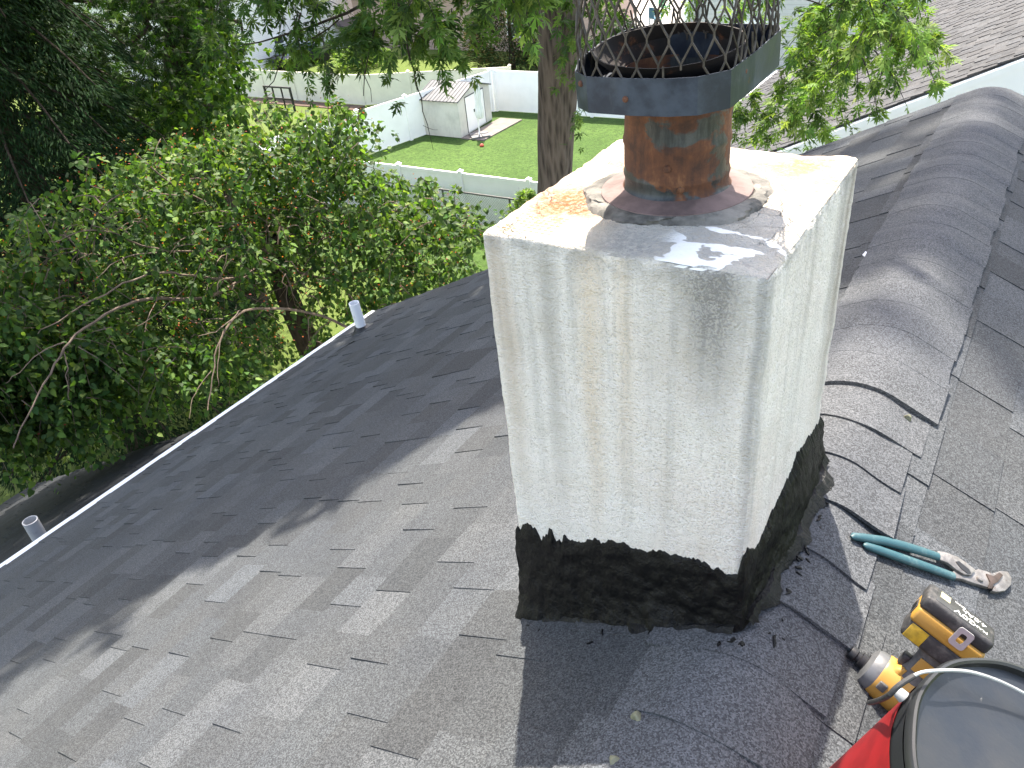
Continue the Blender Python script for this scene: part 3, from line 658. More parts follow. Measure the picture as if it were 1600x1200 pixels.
# ------------------------------------------------------------------ impact driver
DROT = 24
DMs = np.array([[0.9231, 0.3589, 0.1379], [-0.1713, 0.7051, -0.6881], [-0.3443, 0.6116, 0.7123]]); SCALE = .8663
DM = DMs / np.linalg.norm(DMs, axis=0) * 1.0; _u = DM[:, 0]; DM = np.array(Matrix.Rotation(rad(DROT), 3, Vector(_u))) @ DM; DM = DM * SCALE; DOo = np.array([.152, .946, -.0691])
DOo = DOo + np.array([0, .0, .012])
drv = empty('impact_driver', Rf(1400, 1080), 'yellow and black cordless impact driver with battery lying between pliers and bucket', 'power tool')
M_YEL = None
t = NT('yellow_housing'); nz = t.noise(45, 6, .7); c = t.mix(t.mr(nz, .58, .75, 0, .6), (.66, .36, .06), (.33, .24, .13)); M_YEL = t.done(c, .45, 0, t.bump(nz, .1, .001))
t = NT('black_grip'); nz = t.noise(50, 6, .7); c = t.mix(t.mr(nz, .45, .7, 0, .7), (.03, .03, .033), (.16, .15, .145)); M_BLK = t.done(c, .6, 0, t.bump(t.noise(260, 2), .3, .0008))
t = NT('grey_rubber'); nz = t.noise(40, 6, .7); c = t.mix(t.mr(nz, .4, .7), (.10, .10, .105), (.24, .23, .22)); M_GRY = t.done(c, .6, 0, t.bump(t.noise(200, 2), .3, .0008))
M_NOSE = simple('nose_metal', (.22, .225, .235), .45, .3, .2, 40)
def D(p): return DOo + DM @ np.array(p, float)
AX = np.array([[0, 0, 1], [0, 1, 0], [1, 0, 0]], float).T   # local lathe z -> u
def dl_lathe(prof, name, mat, o=(0, 0, 0), n=28, ax=None, par=None, yscale=1):
    b = MB(); A = np.array([[0, 0, 1.], [0, yscale, 0], [1., 0, 0]]) if ax is None else ax
    b.lathe(prof, DM @ A, D(o), n); return b.build(name, mat, par or drv, smooth=True)
dl_lathe([(.0045, -.004), (.0115, -.004), (.0125, -.001), (.0125, .008), (.010, .010), (.010, .016), (.0145, .0175), (.0145, .026), (.017, .028), (.017, .032)], 'chuck', M_DARK)
dl_lathe([(.018, .028), (.026, .030), (.035, .034), (.0385, .044), (.0395, .056), (.0395, .062)], 'nose_cone', M_NOSE, yscale=1.05)
dl_lathe([(.039, .053), (.0408, .057), (.0412, .10), (.0408, .118), (.0395, .122)], 'motor_housing', M_YEL, yscale=1.07)
dl_lathe([(.0395, .1215), (.040, .124), (.040, .138), (.035, .147), (.022, .150), (.0001, .151)], 'rear_cap', M_BLK, yscale=1.07)
def dbox(lo, hi, name, mat, par=None, bevel=.003, taper=None):
    b = MB(); (x0, y0, z0), (x1, y1, z1) = lo, hi
    P = [(x0, y0, z0), (x1, y0, z0), (x1, y1, z0), (x0, y1, z0), (x0, y0, z1), (x1, y0, z1), (x1, y1, z1), (x0, y1, z1)]
    if taper: P = [(x + taper * y, y, z) for x, y, z in P]
    b.hexa([D(p) for p in P]); return b.build(name, mat, par or drv, bevel=bevel, smooth=True, seg=3)
# handle: lofted ellipse from head to foot
def loft(rows, name, mat, par=None, n=22, pw=2.6):
    b = MB(); vs = []
    for (u, v, ru, rw) in rows:
        for k in range(n):
            a = 2 * math.pi * k / n; c, s = math.cos(a), math.sin(a)
            vs.append(D((u + ru * math.copysign(abs(c) ** (2 / pw), c), v, rw * math.copysign(abs(s) ** (2 / pw), s))))
    m = len(rows); fs = [(i * n + k, i * n + (k + 1) % n, (i + 1) * n + (k + 1) % n, (i + 1) * n + k) for i in range(m - 1) for k in range(n)] + [tuple(range(n - 1, -1, -1)), tuple((m - 1) * n + k for k in range(n))]
    b.add(vs, fs); return b.build(name, mat, par or drv, smooth=True)
loft([(.096, .015, .032, .027), (.096, .036, .029, .024), (.097, .05, .0255, .0215), (.099, .072, .0225, .020), (.099, .09, .023, .0205), (.096, .104, .030, .024), (.092, .114, .040, .029)], 'grip', M_GRY)
loft([(.074, .018, .022, .0275), (.074, .040, .012, .0245), (.080, .050, .005, .022)], 'housing_neck', M_YEL)
dbox((.062, .046, -.009), (.078, .070, .009), 'trigger', M_BLK, bevel=.003)
dbox((.084, .058, .0195), (.112, .088, .0222), 'grip_inlay', M_YEL, bevel=.0008)
dbox((.060, -.005, .038), (.076, .012, .0445), 'side_clip', M_GRY, bevel=.002)
dbox((.104, -.028, .030), (.134, -.004, .0425), 'rating_plate', M_BLK, bevel=.003)
foot = dbox((.028, .104, -.035), (.142, .142, .035), 'tool_foot', M_BLK, bevel=.007)
bat = dbox((.024, .139, -.0375), (.148, .171, .0375), 'battery', M_YEL, bevel=.006)
dbox((.021, .169, -.036), (.146, .196, .036), 'battery_case', M_BLK, bat, bevel=.006)
dbox((.034, .108, .0345), (.066, .138, .0362), 'warning_sticker', simple('sticker', (.72, .47, .03), .5, 0, .25, 90), foot, bevel=.0003)
dbox((.0225, .143, -.018), (.0245, .162, .018), 'release_button', M_BLK, bat, bevel=.0005)
for k in range(3): dbox((.0215, .146, -.012 + .009 * k), (.0226, .159, -.008 + .009 * k), 'vent_slot', M_DARK, bat, bevel=0)
dbox((.036, .1955, -.028), (.135, .1966, .027), 'label_panel', simple('label_black', (.05, .05, .055), .4, 0, .3, 50), bat, bevel=.0002)
dbox((.042, .1966, -.022), (.060, .1972, .004), 'label_sticker', simple('pale_sticker', (.75, .72, .45), .5, 0, .15, 80), bat, bevel=0)
def dtext(s, u, w, size, mat, par, flip=1):
    cu = bpy.data.curves.new('lettering', 'FONT'); cu.body = s; cu.size = size; cu.extrude = .0002; cu.align_x = 'CENTER'; cu.align_y = 'CENTER'
    o = bpy.data.objects.new('tmp', cu); SC.collection.objects.link(o); bpy.context.view_layer.update()
    me = bpy.data.meshes.new_from_object(o.evaluated_get(bpy.context.evaluated_depsgraph_get())); bpy.data.objects.remove(o)
    n = len(me.vertices); co = np.empty(n * 3, np.float32); me.vertices.foreach_get('co', co); co = co.reshape(-1, 3)
    out = np.array([D((u - c[0], .1969 + c[2], w + c[1])) for c in co]) if n else co
    me.vertices.foreach_set('co', out.astype(np.float32).ravel()); me.materials.clear(); link('lettering', me, mat, par)
M_LET = simple('white_lettering', (.75, .75, .72), .5, 0, .1, 50)
dtext('20V', .088, .013, .024, M_LET, bat); dtext('MAX', .118, .014, .012, M_LET, bat); dtext('4.0Ah', .105, -.011, .019, M_LET, bat); dtext('82Wh', .078, -.022, .008, M_LET, bat)
# hook plate on the foot
b = MB(); 
def plate(poly, hole, v0, v1):
    n = len(poly); vs = [D((p[0], v, p[1])) for v in (v0, v1) for p in poly] + [D((p[0], v, p[1])) for v in (v0, v1) for p in hole]
    fs = []
    for i in range(n):
        j = (i + 1) % n
        fs += [(i, j, n + j, n + i), (2 * n + i, 3 * n + i, 3 * n + j, 2 * n + j), (n + i, n + j, 3 * n + j, 3 * n + i), (i, 2 * n + i, 2 * n + j, j)]
    b.add(vs, fs)
# lies against the side of battery: build in u (x) / v (y) plane at w
cxu, cyv = .103, .170; R_ = []
def rr(w, h, r, n=6):
    out = []
    for (sx, sy, a0) in ((1, 1, 0), (-1, 1, 90), (-1, -1, 180), (1, -1, 270)):
        for k in range(n): a = rad(a0 + 90 * k / (n - 1)); out.append((sx * (w - r) + r * math.cos(a), sy * (h - r) + r * math.sin(a)))
    return out
o1, h1 = rr(.0135, .019, .006), rr(.0055, .010, .004)
n = len(o1); vs = [D((cxu + p[0], cyv + p[1] + 0, w)) for w in (.038, .0405) for p in o1] + [D((cxu + p[0], cyv + p[1], w)) for w in (.038, .0405) for p in h1]
fs = []
for i in range(n):
    j = (i + 1) % n; fs += [(i, j, n + j, n + i), (2 * n + i, 3 * n + i, 3 * n + j, 2 * n + j), (n + i, n + j, 3 * n + j, 3 * n + i), (i, 2 * n + i, 2 * n + j, j)]
b.add(vs, fs); b.build('belt_hook', simple('bright_metal', (.72, .72, .74), .35, .3, .05, 40), drv)
# ------------------------------------------------------------------ bucket
BH = .33; BR = .1722; bc = np.array([.281 * CT, .646, -.281 * ST])      # base centre on the slope
U = np.array([CT, 0, -ST]); V = np.array([0, 1., 0]); BM = np.array([U, V, NR]).T
bk = empty('bucket', bc, 'black plastic bucket with a red label and wire handle at the lower right corner', 'bucket')
t = NT('black_plastic'); nz = t.noise(35, 6, .7); c = t.mix(t.mr(nz, .62, .75, 0, .5), (.018, .02, .023), (.25, .25, .25)); M_PLAS = t.done(c, .42, 0, t.bump(nz, .15, .002))
t = NT('lid_surface'); a = t.noise(7, 6, .6); bb = t.noise(60, 5, .7); c = t.mix(t.mr(a, .35, .7), (.016, .020, .030), (.038, .040, .045)); c = t.mix(t.mr(bb, .66, .74, 0, .7), c, (.30, .30, .29)); M_LID = t.done(c, t.mr(a, .3, .7, .3, .5), 0, t.bump(a, .2, .01))
taper = .71
def br(h): return BR * (taper + (1 - taper) * h / BH)
b = MB(); b.lathe([(.0001, .001), (br(0), .001), (br(0) + .001, .006), (br(.31), .312)], BM, bc, 72); b.build('body', M_PLAS, bk, smooth=True)
b = MB(); b.lathe([(BR - .010, BH - .016), (BR - .001, BH - .014), (BR, BH - .005), (BR - .002, BH - .001), (BR - .005, BH), (BR - .008, BH - .002), (BR - .0085, BH - .012), (BR - .011, BH - .0135)], BM, bc, 96, jit=lambda a, j: .004 * math.sin(5 * a) + .003 * math.sin(13 * a)); b.build('rim', M_PLAS, bk, smooth=True)
b = MB(); b.lathe([(BR - .0085, BH - .012), (BR - .03, BH - .0145), (BR - .08, BH - .013), (.0001, BH - .0125)], BM, bc, 72); b.build('lid', M_LID, bk, smooth=True)
def arc_band(a0, a1, h0, h1, off, name, mat, tri=None):
    b = MB(); n = 40; vs = []
    for k in range(n + 1):
        a = rad(a0 + (a1 - a0) * k / n)
        for h in (h0, h1):
            hh = h
            if tri: hh = tri(k / n, h)
            r = br(hh) + off; vs.append(bc + BM @ np.array([r * math.cos(a), r * math.sin(a), hh]))
    b.add(vs, [(2 * i, 2 * i + 2, 2 * i + 3, 2 * i + 1) for i in range(n)]); o = b.build(name, mat, bk, smooth=True); return o
M_RED = simple('red_print', (.33, .012, .014), .4, 0, .2, 20); M_YPR = simple('yellow_print', (.80, .62, .03), .4, 0, .05, 20)
arc_band(95, 300, .03, .285, .0012, 'label_band', M_RED)
arc_band(176, 204, .10, .26, .0022, 'label_mark', M_YPR, lambda f, h: .10 if h < .15 else .10 + .16 * f)
# ears and wire handle
ea = rad(168); epos = bc + BM @ np.array([(BR + .004) * math.cos(ea), (BR + .004) * math.sin(ea), BH - .035])
d = BM @ np.array([math.cos(ea), math.sin(ea), 0]); M = np.array([np.cross(NR, d), NR, d]).T
b = MB(); b.lathe([(.0001, .005), (.005, .0045), (.007, .002), (.008, -.006)], M, epos, 20); b.build('handle_ear', simple('grey_ear', (.45, .47, .50), .5, 0, .2, 50), bk, smooth=True)
H = [epos + d * .008, Rf(1389, 1088, BH - .02), Rf(1402, 1072, BH + .0), Rf(1425, 1057, BH + .008), Rf(1440, 1050, BH + .012), Rf(1460, 1048, BH + .014), Rf(1490, 1047, BH + .014), Rf(1520, 1050, BH + .013), Rf(1560, 1063, BH + .011), Rf(1600, 1083, BH + .008), Rf(1650, 1112, BH + .004), Rf(1700, 1150, BH - .01), bc + BM @ np.array([(BR + .008) * math.cos(ea + math.pi), (BR + .008) * math.sin(ea + math.pi), BH - .035])]
def smooth_path(P, it=2):
    P = [np.array(p) for p in P]
    for _ in range(it): P = [P[0]] + [q for a, c in zip(P, P[1:]) for q in (a * .75 + c * .25, a * .25 + c * .75)] + [P[-1]]
    return P
b = MB(); b.tube(smooth_path(H), .0022, 8); b.build('wire_handle', simple('galvanised_wire', (.62, .64, .66), .4, .3, .1, 40), bk, smooth=True)
b = MB(); b.tube(smooth_path([Rf(1345, 1101, BH - .21), Rf(1385, 1092, BH - .02), Rf(1402, 1072, BH + .0), Rf(1428, 1056, BH + .009)])[3:], .0032, 10); b.build('handle_sleeve', M_BLK, bk, smooth=True)
# loose bits
for i, (px, py, s, lab) in enumerate(((1352, 398, .016, 'pale plastic scrap on the shingles right of the chimney top'),)):
    p = Lf(px, py, .012); b = MB(); b.prism([(-.5 * s, -.9 * s), (.4 * s, -1.1 * s), (.6 * s, .8 * s), (-.3 * s, 1.2 * s)], 0, .002, np.array([[CT, 0, -ST], [0, 1, 0], [ST, 0, CT]]).T, p)
    tag(b.build('plastic_scrap', simple('pale_plastic', (.6, .6, .63), .4, 0, .2, 90), loc=p), lab, 'scrap')
# ------------------------------------------------------------------ neighbouring house
M_RAKE = simple('painted_rake', (.74, .77, .80), .5, 0, .03, 2)
nh = empty('neighbour_house', (0, 14.5, GZ), 'neighbouring house with weathered grey shingle roof and white rake board, beyond the ridge', 'house')
NY0, NY1, NS = 9.9, 19.4, 5.16 / CT
slope((0, 0, -1.0), DL, NY0, NY1, NS, seed=21, hk=2.5).build('roof_slope', M_NROOF, nh, color=True)
slope((0, 0, -1.0), DR, NY0, NY1, NS, seed=22, hk=2.5).build('roof_slope', M_NROOF, nh, color=True)
nze = -1.0 - NS * ST
for sx in (-1, 1):
    b = MB(); b.hexa([(0, NY0 - .02, -1.46), (sx * 5.16, NY0 - .02, nze - .46), (sx * 5.16, NY0 + .04, nze - .46), (0, NY0 + .04, -1.46), (0, NY0 - .02, -1.03), (sx * 5.16, NY0 - .02, nze - .03), (sx * 5.16, NY0 + .04, nze - .03), (0, NY0 + .04, -1.03)])
    b.hexa([(0, NY0 - .035, -1.12), (sx * 5.16, NY0 - .035, nze - .12), (sx * 5.16, NY0 - .018, nze - .12), (0, NY0 - .018, -1.12), (0, NY0 - .035, -1.045), (sx * 5.16, NY0 - .035, nze - .045), (sx * 5.16, NY0 - .018, nze - .045), (0, NY0 - .018, -1.045)])
    b.build('rake_trim', M_RAKE, nh)
b = MB(); b.box((-5.22, NY0 - .03, nze - .14), (-5.14, NY1, nze + .0)); b.build('eave_gutter', M_TRIM, nh)
b = MB(); b.box((-4.8, NY0 + .3, GZ), (4.8, NY1 - .3, nze - .2)); b.hexa([(-4.8, NY0 + .3, nze - .2), (4.8, NY0 + .3, nze - .2), (4.8, NY1 - .3, nze - .2), (-4.8, NY1 - .3, nze - .2), (-.1, NY0 + .3, -1.15), (.1, NY0 + .3, -1.15), (.1, NY1 - .3, -1.15), (-.1, NY1 - .3, -1.15)])
b.build('wall', M_SIDW, nh)
# ------------------------------------------------------------------ far houses
def window(par, c, w, h, n, mat=M_GLASS, fr=M_TRIM):
    """c centre on the wall, n outward unit (axis aligned)"""
    c = np.array(c, float); n = np.array(n, float); u = np.array([-n[1], n[0], 0]); z = np.array([0, 0, 1.])
    M = np.array([u, z, n]).T; b = MB()
    for lo, hi in (((-w / 2 - .1, -h / 2 - .1, .003), (w / 2 + .1, -h / 2, .06)), ((-w / 2 - .1, h / 2, .003), (w / 2 + .1, h / 2 + .12, .07)), ((-w / 2 - .1, -h / 2, .003), (-w / 2, h / 2, .06)), ((w / 2, -h / 2, .003), (w / 2 + .1, h / 2, .06)), ((-w / 2, -.03, .003), (w / 2, .03, .045))): b.box(lo, hi, M, c)
    o = b.build('window', fr, par); b = MB(); b.box((-w / 2, -h / 2, .004), (w / 2, h / 2, .02), M, c); b.build('pane', mat, o)
wh = empty('white_house', (-50, 42, GZ), 'white sided house with dark porch behind the cream fence, upper left', 'house')
b = MB(); b.box((-58, 31, GZ), (-42.3, 47, -2.6)); b.build('wall', M_SIDW, wh)
b = MB(); b.hexa([(-58.5, 30.5, -2.6), (-41.9, 30.5, -2.6), (-41.9, 47.5, -2.6), (-58.5, 47.5, -2.6), (-50.3, 30.5, 1.0), (-50.1, 30.5, 1.0), (-50.1, 47.5, 1.0), (-50.3, 47.5, 1.0)]); b.build('roof', M_BROOF, wh)
for (y, z, w, h) in ((33.0, -6.6, .9, 1.9), (37.6, -4.4, .8, 1.2), (41.2, -5.0, 1.1, 1.7), (44.5, -4.4, .9, 1.2), (37.5, -7.2, .8, .9)): window(wh, (-42.3, y, z), w, h, (1, 0, 0))
b = MB(); b.box((-42.28, 43.4, GZ), (-41.2, 46.4, -7.6)); b.build('porch', simple('dark_brown', (.07, .04, .035), .8, 0, .2, 3), wh)
b = MB(); b.hexa([(-42.28, 42.6, -7.0), (-39.8, 42.6, -7.5), (-39.8, 46.8, -7.5), (-42.28, 46.8, -7.0), (-42.28, 42.6, -6.85), (-39.8, 42.6, -7.38), (-39.8, 46.8, -7.38), (-42.28, 46.8, -6.85)]); b.build('porch_roof', simple('porch_grey', (.16, .14, .15), .8, 0, .2, 3), wh)
car = empty('parked_car', (-40.6, 37.6, GZ), 'dark blue car parked by the white house, its roof just above the cream fence', 'car')
b = MB(); b.prism([(-2.1, .35), (2.1, .35), (2.15, .8), (1.3, .95), (-1.6, .98), (-2.1, .85)], -.85, .85, np.array([[0, 0, 1], [1, 0, 0], [0, 1, 0]]).astype(float), (-40.6, 37.6, GZ)); b.build('body', simple('car_paint', (.02, .03, .06), .25, .3, .1, 2), car, bevel=.08, smooth=True)
b = MB(); b.prism([(-1.6, .97), (1.0, .95), (.45, 1.42), (-.95, 1.45)], -.72, .72, np.array([[0, 0, 1], [1, 0, 0], [0, 1, 0]]).astype(float), (-40.6, 37.6, GZ)); b.build('cabin_glass', simple('car_glass', (.12, .17, .22), .1, 0, .1, 2), car, bevel=.05, smooth=True)
for sx in (-.8, .8):
    for sy in (-1.3, 1.3):
        b = MB(); b.lathe([(.0001, -.1), (.33, -.1), (.33, .1), (.0001, .1)], np.array([[0, 0, 1], [0, 1, 0], [1, 0, 0]]).astype(float), (-40.6 + sx, 37.6 + sy, GZ + .34), 20); b.build('wheel', M_DARK, car)
bh = empty('brick_house', (-31, 47, GZ), 'low house with pink brick wall and slate blue upper wall behind the fences', 'house')
b = MB(); b.box((-40.5, 43, GZ), (-24.5, 53, -5.2)); b.build('wall', M_BRICK, bh)
b = MB(); b.box((-40.5, 44, -5.2), (-24.5, 53, -1.2)); b.build('upper_wall', M_SIDB, bh)
b = MB(); b.hexa([(-41, 42.6, -5.3), (-24, 42.6, -5.3), (-24, 44.02, -5.1), (-41, 44.02, -5.1), (-41, 42.6, -5.2), (-24, 42.6, -5.2), (-24, 44.02, -4.6), (-41, 44.02, -4.6)]); b.build('porch_roof', M_BROOF, bh)
b = MB(); b.hexa([(-41, 43.5, -1.2), (-24, 43.5, -1.2), (-24, 53.5, -1.2), (-41, 53.5, -1.2), (-41, 48.4, 1.4), (-24, 48.4, 1.4), (-24, 48.6, 1.4), (-41, 48.6, 1.4)]); b.build('roof', M_BROOF, bh)
for x in (-37, -33.5, -30, -27): window(bh, (x, 44.0, -3.3), 1.1, 1.5, (0, -1, 0))
window(bh, (-27.5, 43.0, -6.9), 1.2, 1.4, (0, -1, 0))
gh = empty('grey_house', (-7, 38, GZ), 'grey sided house behind the neighbouring roof, right of the chimney cap', 'house')
b = MB(); b.box((-12.8, 33, GZ), (2, 45, -1.0)); b.build('wall', M_SIDG, gh)
b = MB(); b.hexa([(-13.3, 32.5, -1), (2.5, 32.5, -1), (2.5, 45.5, -1), (-13.3, 45.5, -1), (-13.3, 38.9, 2.5), (2.5, 38.9, 2.5), (2.5, 39.1, 2.5), (-13.3, 39.1, 2.5)]); b.build('roof', M_BROOF, gh)
b = MB(); b.box((-12.88, 32.85, GZ), (-12.7, 32.99, -1)); b.build('corner_trim', M_TRIM, gh); b = MB(); b.tube([(-12.35, 32.9, GZ), (-12.35, 32.9, -1)], .07, 8); b.build('downspout', M_DARK, gh)
window(gh, (-10.2, 33, -5.8), 1.2, 1.6, (0, -1, 0))
# ------------------------------------------------------------------ fences
def fence(P, top, base, mat, lab, group=None, sp=2.44, name='vinyl_fence', first=True, last=True, h=None):
    P = [np.array(p, float) for p in P]
    o = empty(name, (*P[0], base), lab, 'fence', group)
    for a, c in zip(P, P[1:]):
        L = np.linalg.norm(c - a); n = max(1, round(L / sp)); d = (c - a) / L; w = np.array([-d[1], d[0]])
        for k in range(n):
            p, q = a + (c - a) * k / n + d * .065, a + (c - a) * (k + 1) / n - d * .065
            def bar(z0, z1, t):
                X = []
                for z in (z0, z1): X += [(*(p - w * t), z), (*(q - w * t), z), (*(q + w * t), z), (*(p + w * t), z)]
                return X
            b = MB(); b.hexa(bar(base + .10, top - .10, .02)); b.build('panel', mat, o)
            for za, zb in ((top - .10, top), (base + .03, base + .10)): b = MB(); b.hexa(bar(za, zb, .03)); b.build('rail', mat, o)
        for k in range(n + (1 if c is P[-1] else 0)):
            p = a + (c - a) * k / n; b = MB(); M = np.array([[d[0], w[0], 0], [d[1], w[1], 0], [0, 0, 1.]])
            b.box((-.063, -.063, base), (.063, .063, top + .04), M, (*p, 0)); b.hexa([tuple(np.array((*p, top + .04)) + M @ np.array(v)) for v in [(-.08, -.08, 0), (.08, -.08, 0), (.08, .08, 0), (-.08, .08, 0), (-.08, -.08, .03), (.08, -.08, .03), (.08, .08, .03), (-.08, .08, .03)]])
            b.add([tuple(np.array((*p, top + .07)) + M @ np.array(v)) for v in [(-.075, -.075, 0), (.075, -.075, 0), (.075, .075, 0), (-.075, .075, 0), (0, 0, .06)]], [(0, 1, 4), (1, 2, 4), (2, 3, 4), (3, 0, 4)])
            b.build('post', mat, o)
    return o
fence([(-24.3, 18.8), (-7.0, 18.8)], GZ + 1.83, GZ, M_WHITE, 'white vinyl fence nearest the roof, in shade along the front of the lawn')
fence([(-24.3, 18.95), (-21.45, 31.0)], GZ + 1.83, GZ, M_WHITE, 'sunlit white vinyl fence running back along the left side of the shed')
fence([(-21.3, 31.1), (-4.0, 31.45)], GZ + 1.83, GZ, M_WHITE, 'white vinyl fence across the back of the lawn behind the shed')
fence([(-46.0, 30.45), (-29.05, 30.45), (-21.8, 33.2)], GZ + 1.50, GZ, M_CREAM, 'cream vinyl fence between the far lawn and the white house')
CLZ = float(plane(800, 311, (0, 1, 0), 18.5)[2])
cf = empty('chain_link_fence', (-13, 18.5, GZ), 'low chain link fence in front of the white fence', 'fence')
b = MB(); b.tube([(-23, 18.5, CLZ), (-5, 18.5, CLZ)], .03, 8); b.build('top_rail', simple('dull_steel', (.16, .16, .16), .5, .5, .2, 8), cf)
b = MB()
for i in range(0, 180):
    x = -20 + i * .09
    for s_ in (-1, 1): b.tube([(x, 18.5, GZ), (x + s_ * 1.25, 18.5 + .004 * s_, CLZ - .02)], .003, 3, False)
b.build('wire_mesh', simple('fence_wire', (.30, .30, .29), .5, .5, .1, 8), cf)
for i in range(7): b = MB(); b.tube([(-20 + i * 2.5, 18.53, GZ), (-20 + i * 2.5, 18.53, CLZ + .03)], .03, 8); b.build('post', simple('dull_steel_post', (.25, .25, .25), .5, .5, .2, 8), cf)
# ------------------------------------------------------------------ shed
sh = empty('garden_shed', (-21.5, 28.4, GZ), 'small cream metal garden shed with grey ribbed roof and white double doors', 'shed')
fx = np.array([-20.43, 26.96]); ux = np.array([-2.18, .02]); uy = np.array([-.30, 2.83]); lx = np.linalg.norm(ux); ly = np.linalg.norm(uy); ux /= lx; uy /= ly
def S(x, y, z): return (*(fx + ux * x + uy * y), GZ + z)       # x to the left, y to the back
H1, H2 = 1.56, 1.93
b = MB(); b.hexa([S(0, 0, .02), S(lx, 0, .02), S(lx, ly, .02), S(0, ly, .02), S(0, 0, H1), S(lx, 0, H1), S(lx, ly, H1), S(0, ly, H1)])
b.add([S(0, 0, H1), S(0, ly, H1), S(0, ly / 2, H2), S(lx, 0, H1), S(lx, ly, H1), S(lx, ly / 2, H2)], [(0, 1, 2), (3, 5, 4)])
for k in range(14):
    x0 = lx * (k + .5) / 14; b.hexa([S(x0 - .012, -.012, .03), S(x0 + .012, -.012, .03), S(x0 + .012, 0, .03), S(x0 - .012, 0, .03), S(x0 - .012, -.012, H1 - .02), S(x0 + .012, -.012, H1 - .02), S(x0 + .012, 0, H1 - .02), S(x0 - .012, 0, H1 - .02)])
b.build('wall', simple('shed_cream', (.60, .58, .53), .55, 0, .12, 1.6), sh)
M_SROOF = simple('shed_roof_grey', (.105, .115, .13), .6, .1, .15, 3)
b = MB()
for (ya, za, yb, zb) in ((-.10, H1 - .05, ly / 2, H2 + .02), (ly / 2, H2 + .02, ly + .10, H1 - .05)):
    b.hexa([S(-.08, ya, za), S(lx + .08, ya, za), S(lx + .08, yb, zb), S(-.08, yb, zb), S(-.08, ya, za + .03), S(lx + .08, ya, za + .03), S(lx + .08, yb, zb + .03), S(-.08, yb, zb + .03)])
    for k in range(13):
        x0 = -.06 + (lx + .10) * k / 12; b.hexa([S(x0 - .018, ya, za + .03), S(x0 + .018, ya, za + .03), S(x0 + .018, yb, zb + .03), S(x0 - .018, yb, zb + .03), S(x0 - .018, ya, za + .05), S(x0 + .018, ya, za + .05), S(x0 + .018, yb, zb + .05), S(x0 - .018, yb, zb + .05)])
b.build('roof', M_SROOF, sh)
for y0, y1 in ((.62, 1.42), (1.43, 2.22)):
    b = MB(); b.hexa([S(-.02, y0, .08), S(-.004, y0, .08), S(-.004, y1, .08), S(-.02, y1, .08), S(-.02, y0, 1.52), S(-.004, y0, 1.52), S(-.004, y1, 1.52), S(-.02, y1, 1.52)]); d_ = b.build('door', M_WHITE, sh)
    yh = y1 - .14 if y0 < 1 else y0 + .14
    b = MB(); b.hexa([S(-.045, yh - .03, .78), S(-.02, yh - .03, .78), S(-.02, yh + .03, .78), S(-.045, yh + .03, .78), S(-.045, yh - .03, .90), S(-.02, yh - .03, .90), S(-.02, yh + .03, .90), S(-.045, yh + .03, .90)]); b.build('handle', M_DARK, d_)
b = MB()
for (y0, y1, z0, z1) in ((.59, .61, .06, 1.56), (2.23, 2.25, .06, 1.56), (.59, 2.25, 1.53, 1.56)): b.hexa([S(-.026, y0, z0), S(-.003, y0, z0), S(-.003, y1, z0), S(-.026, y1, z0), S(-.026, y0, z1), S(-.003, y0, z1), S(-.003, y1, z1), S(-.026, y1, z1)])
b.build('door_frame', M_DARK, sh)
# closed parasol in front of the shed
ub = G(750, 214); um = empty('patio_umbrella', ub, 'closed white patio umbrella standing on the slab by the shed doors', 'umbrella')
b = MB(); b.tube([ub, ub + (0, 0, 2.35)], .028, 10); b.build('pole', M_WHITE, um, smooth=True)
b = MB(); b.lathe([(.03, .78), (.14, .84), (.17, 1.0), (.15, 1.2), (.10, 1.5), (.12, 1.8), (.09, 2.1), (.02, 2.3)], o=ub + (.12, 0, 0), n=28, jit=lambda a, j: .22 * math.sin(8 * a + j * .4)); b.build('canopy', simple('white_canvas', (.75, .75, .74), .8, 0, .06, 5), um, smooth=True)
b = MB(); b.box((-.35, -.07, 0), (.35, .07, .10), o=(0, 0, 0), M=np.eye(3)) if False else None
b = MB(); M = np.array([[.7, -.7, 0], [.7, .7, 0], [0, 0, 1.]]); b.box((-.42, -.05, .055), (.42, .05, .10), M, ub); b.box((-.05, -.42, .056), (.05, .42, .101), M, ub)
for sx, sy in ((1, 1), (-1, 1), (-1, -1), (1, -1)): b.box((min(sx * .07, sx * .4), min(sy * .07, sy * .4), .055), (max(sx * .07, sx * .4), max(sy * .07, sy * .4), .12), M, ub)
b.build('base', simple('grey_base', (.22, .22, .23), .7, 0, .2, 6), um)
rb = G(753, 229); b = MB(); b.lathe([(.0001, .12), (.05, .11), (.09, .06), (.09, .02), (.05, 0), (.0001, 0)], o=rb, n=16); tag(b.build('ball', simple('red_ball', (.6, .08, .04), .5, 0, .1, 5), smooth=True, loc=rb), 'small orange red ball on the grass in front of the shed', 'ball')
# goal frame on the far lawn
gf = G(441, 172); gl = empty('framework', gf, 'black rectangular trellis with bars standing on the far lawn by the cream fence', 'framework')
W_ = .95
for (x, r) in ((-W_, .05), (-.35, .02), (.3, .02), (W_, .05)):
    b = MB(); b.hexa([tuple(gf + np.array(v)) for v in [(x - r, -.04, 0), (x + r, -.04, 0), (x + r, .04, 0), (x - r, .04, 0), (x - r, -.04, 1.12), (x + r, -.04, 1.12), (x + r, .04, 1.12), (x - r, .04, 1.12)]])
    b.build('upright', M_DARK, gl)
b = MB()
for z in (.55, 1.12): b.hexa([tuple(gf + np.array(v)) for v in [(-W_ - .05, -.045, z), (W_ + .05, -.045, z), (W_ + .05, .045, z), (-W_ - .05, .045, z), (-W_ - .05, -.045, z + .08), (W_ + .05, -.045, z + .08), (W_ + .05, .045, z + .08), (-W_ - .05, .045, z + .08)]])
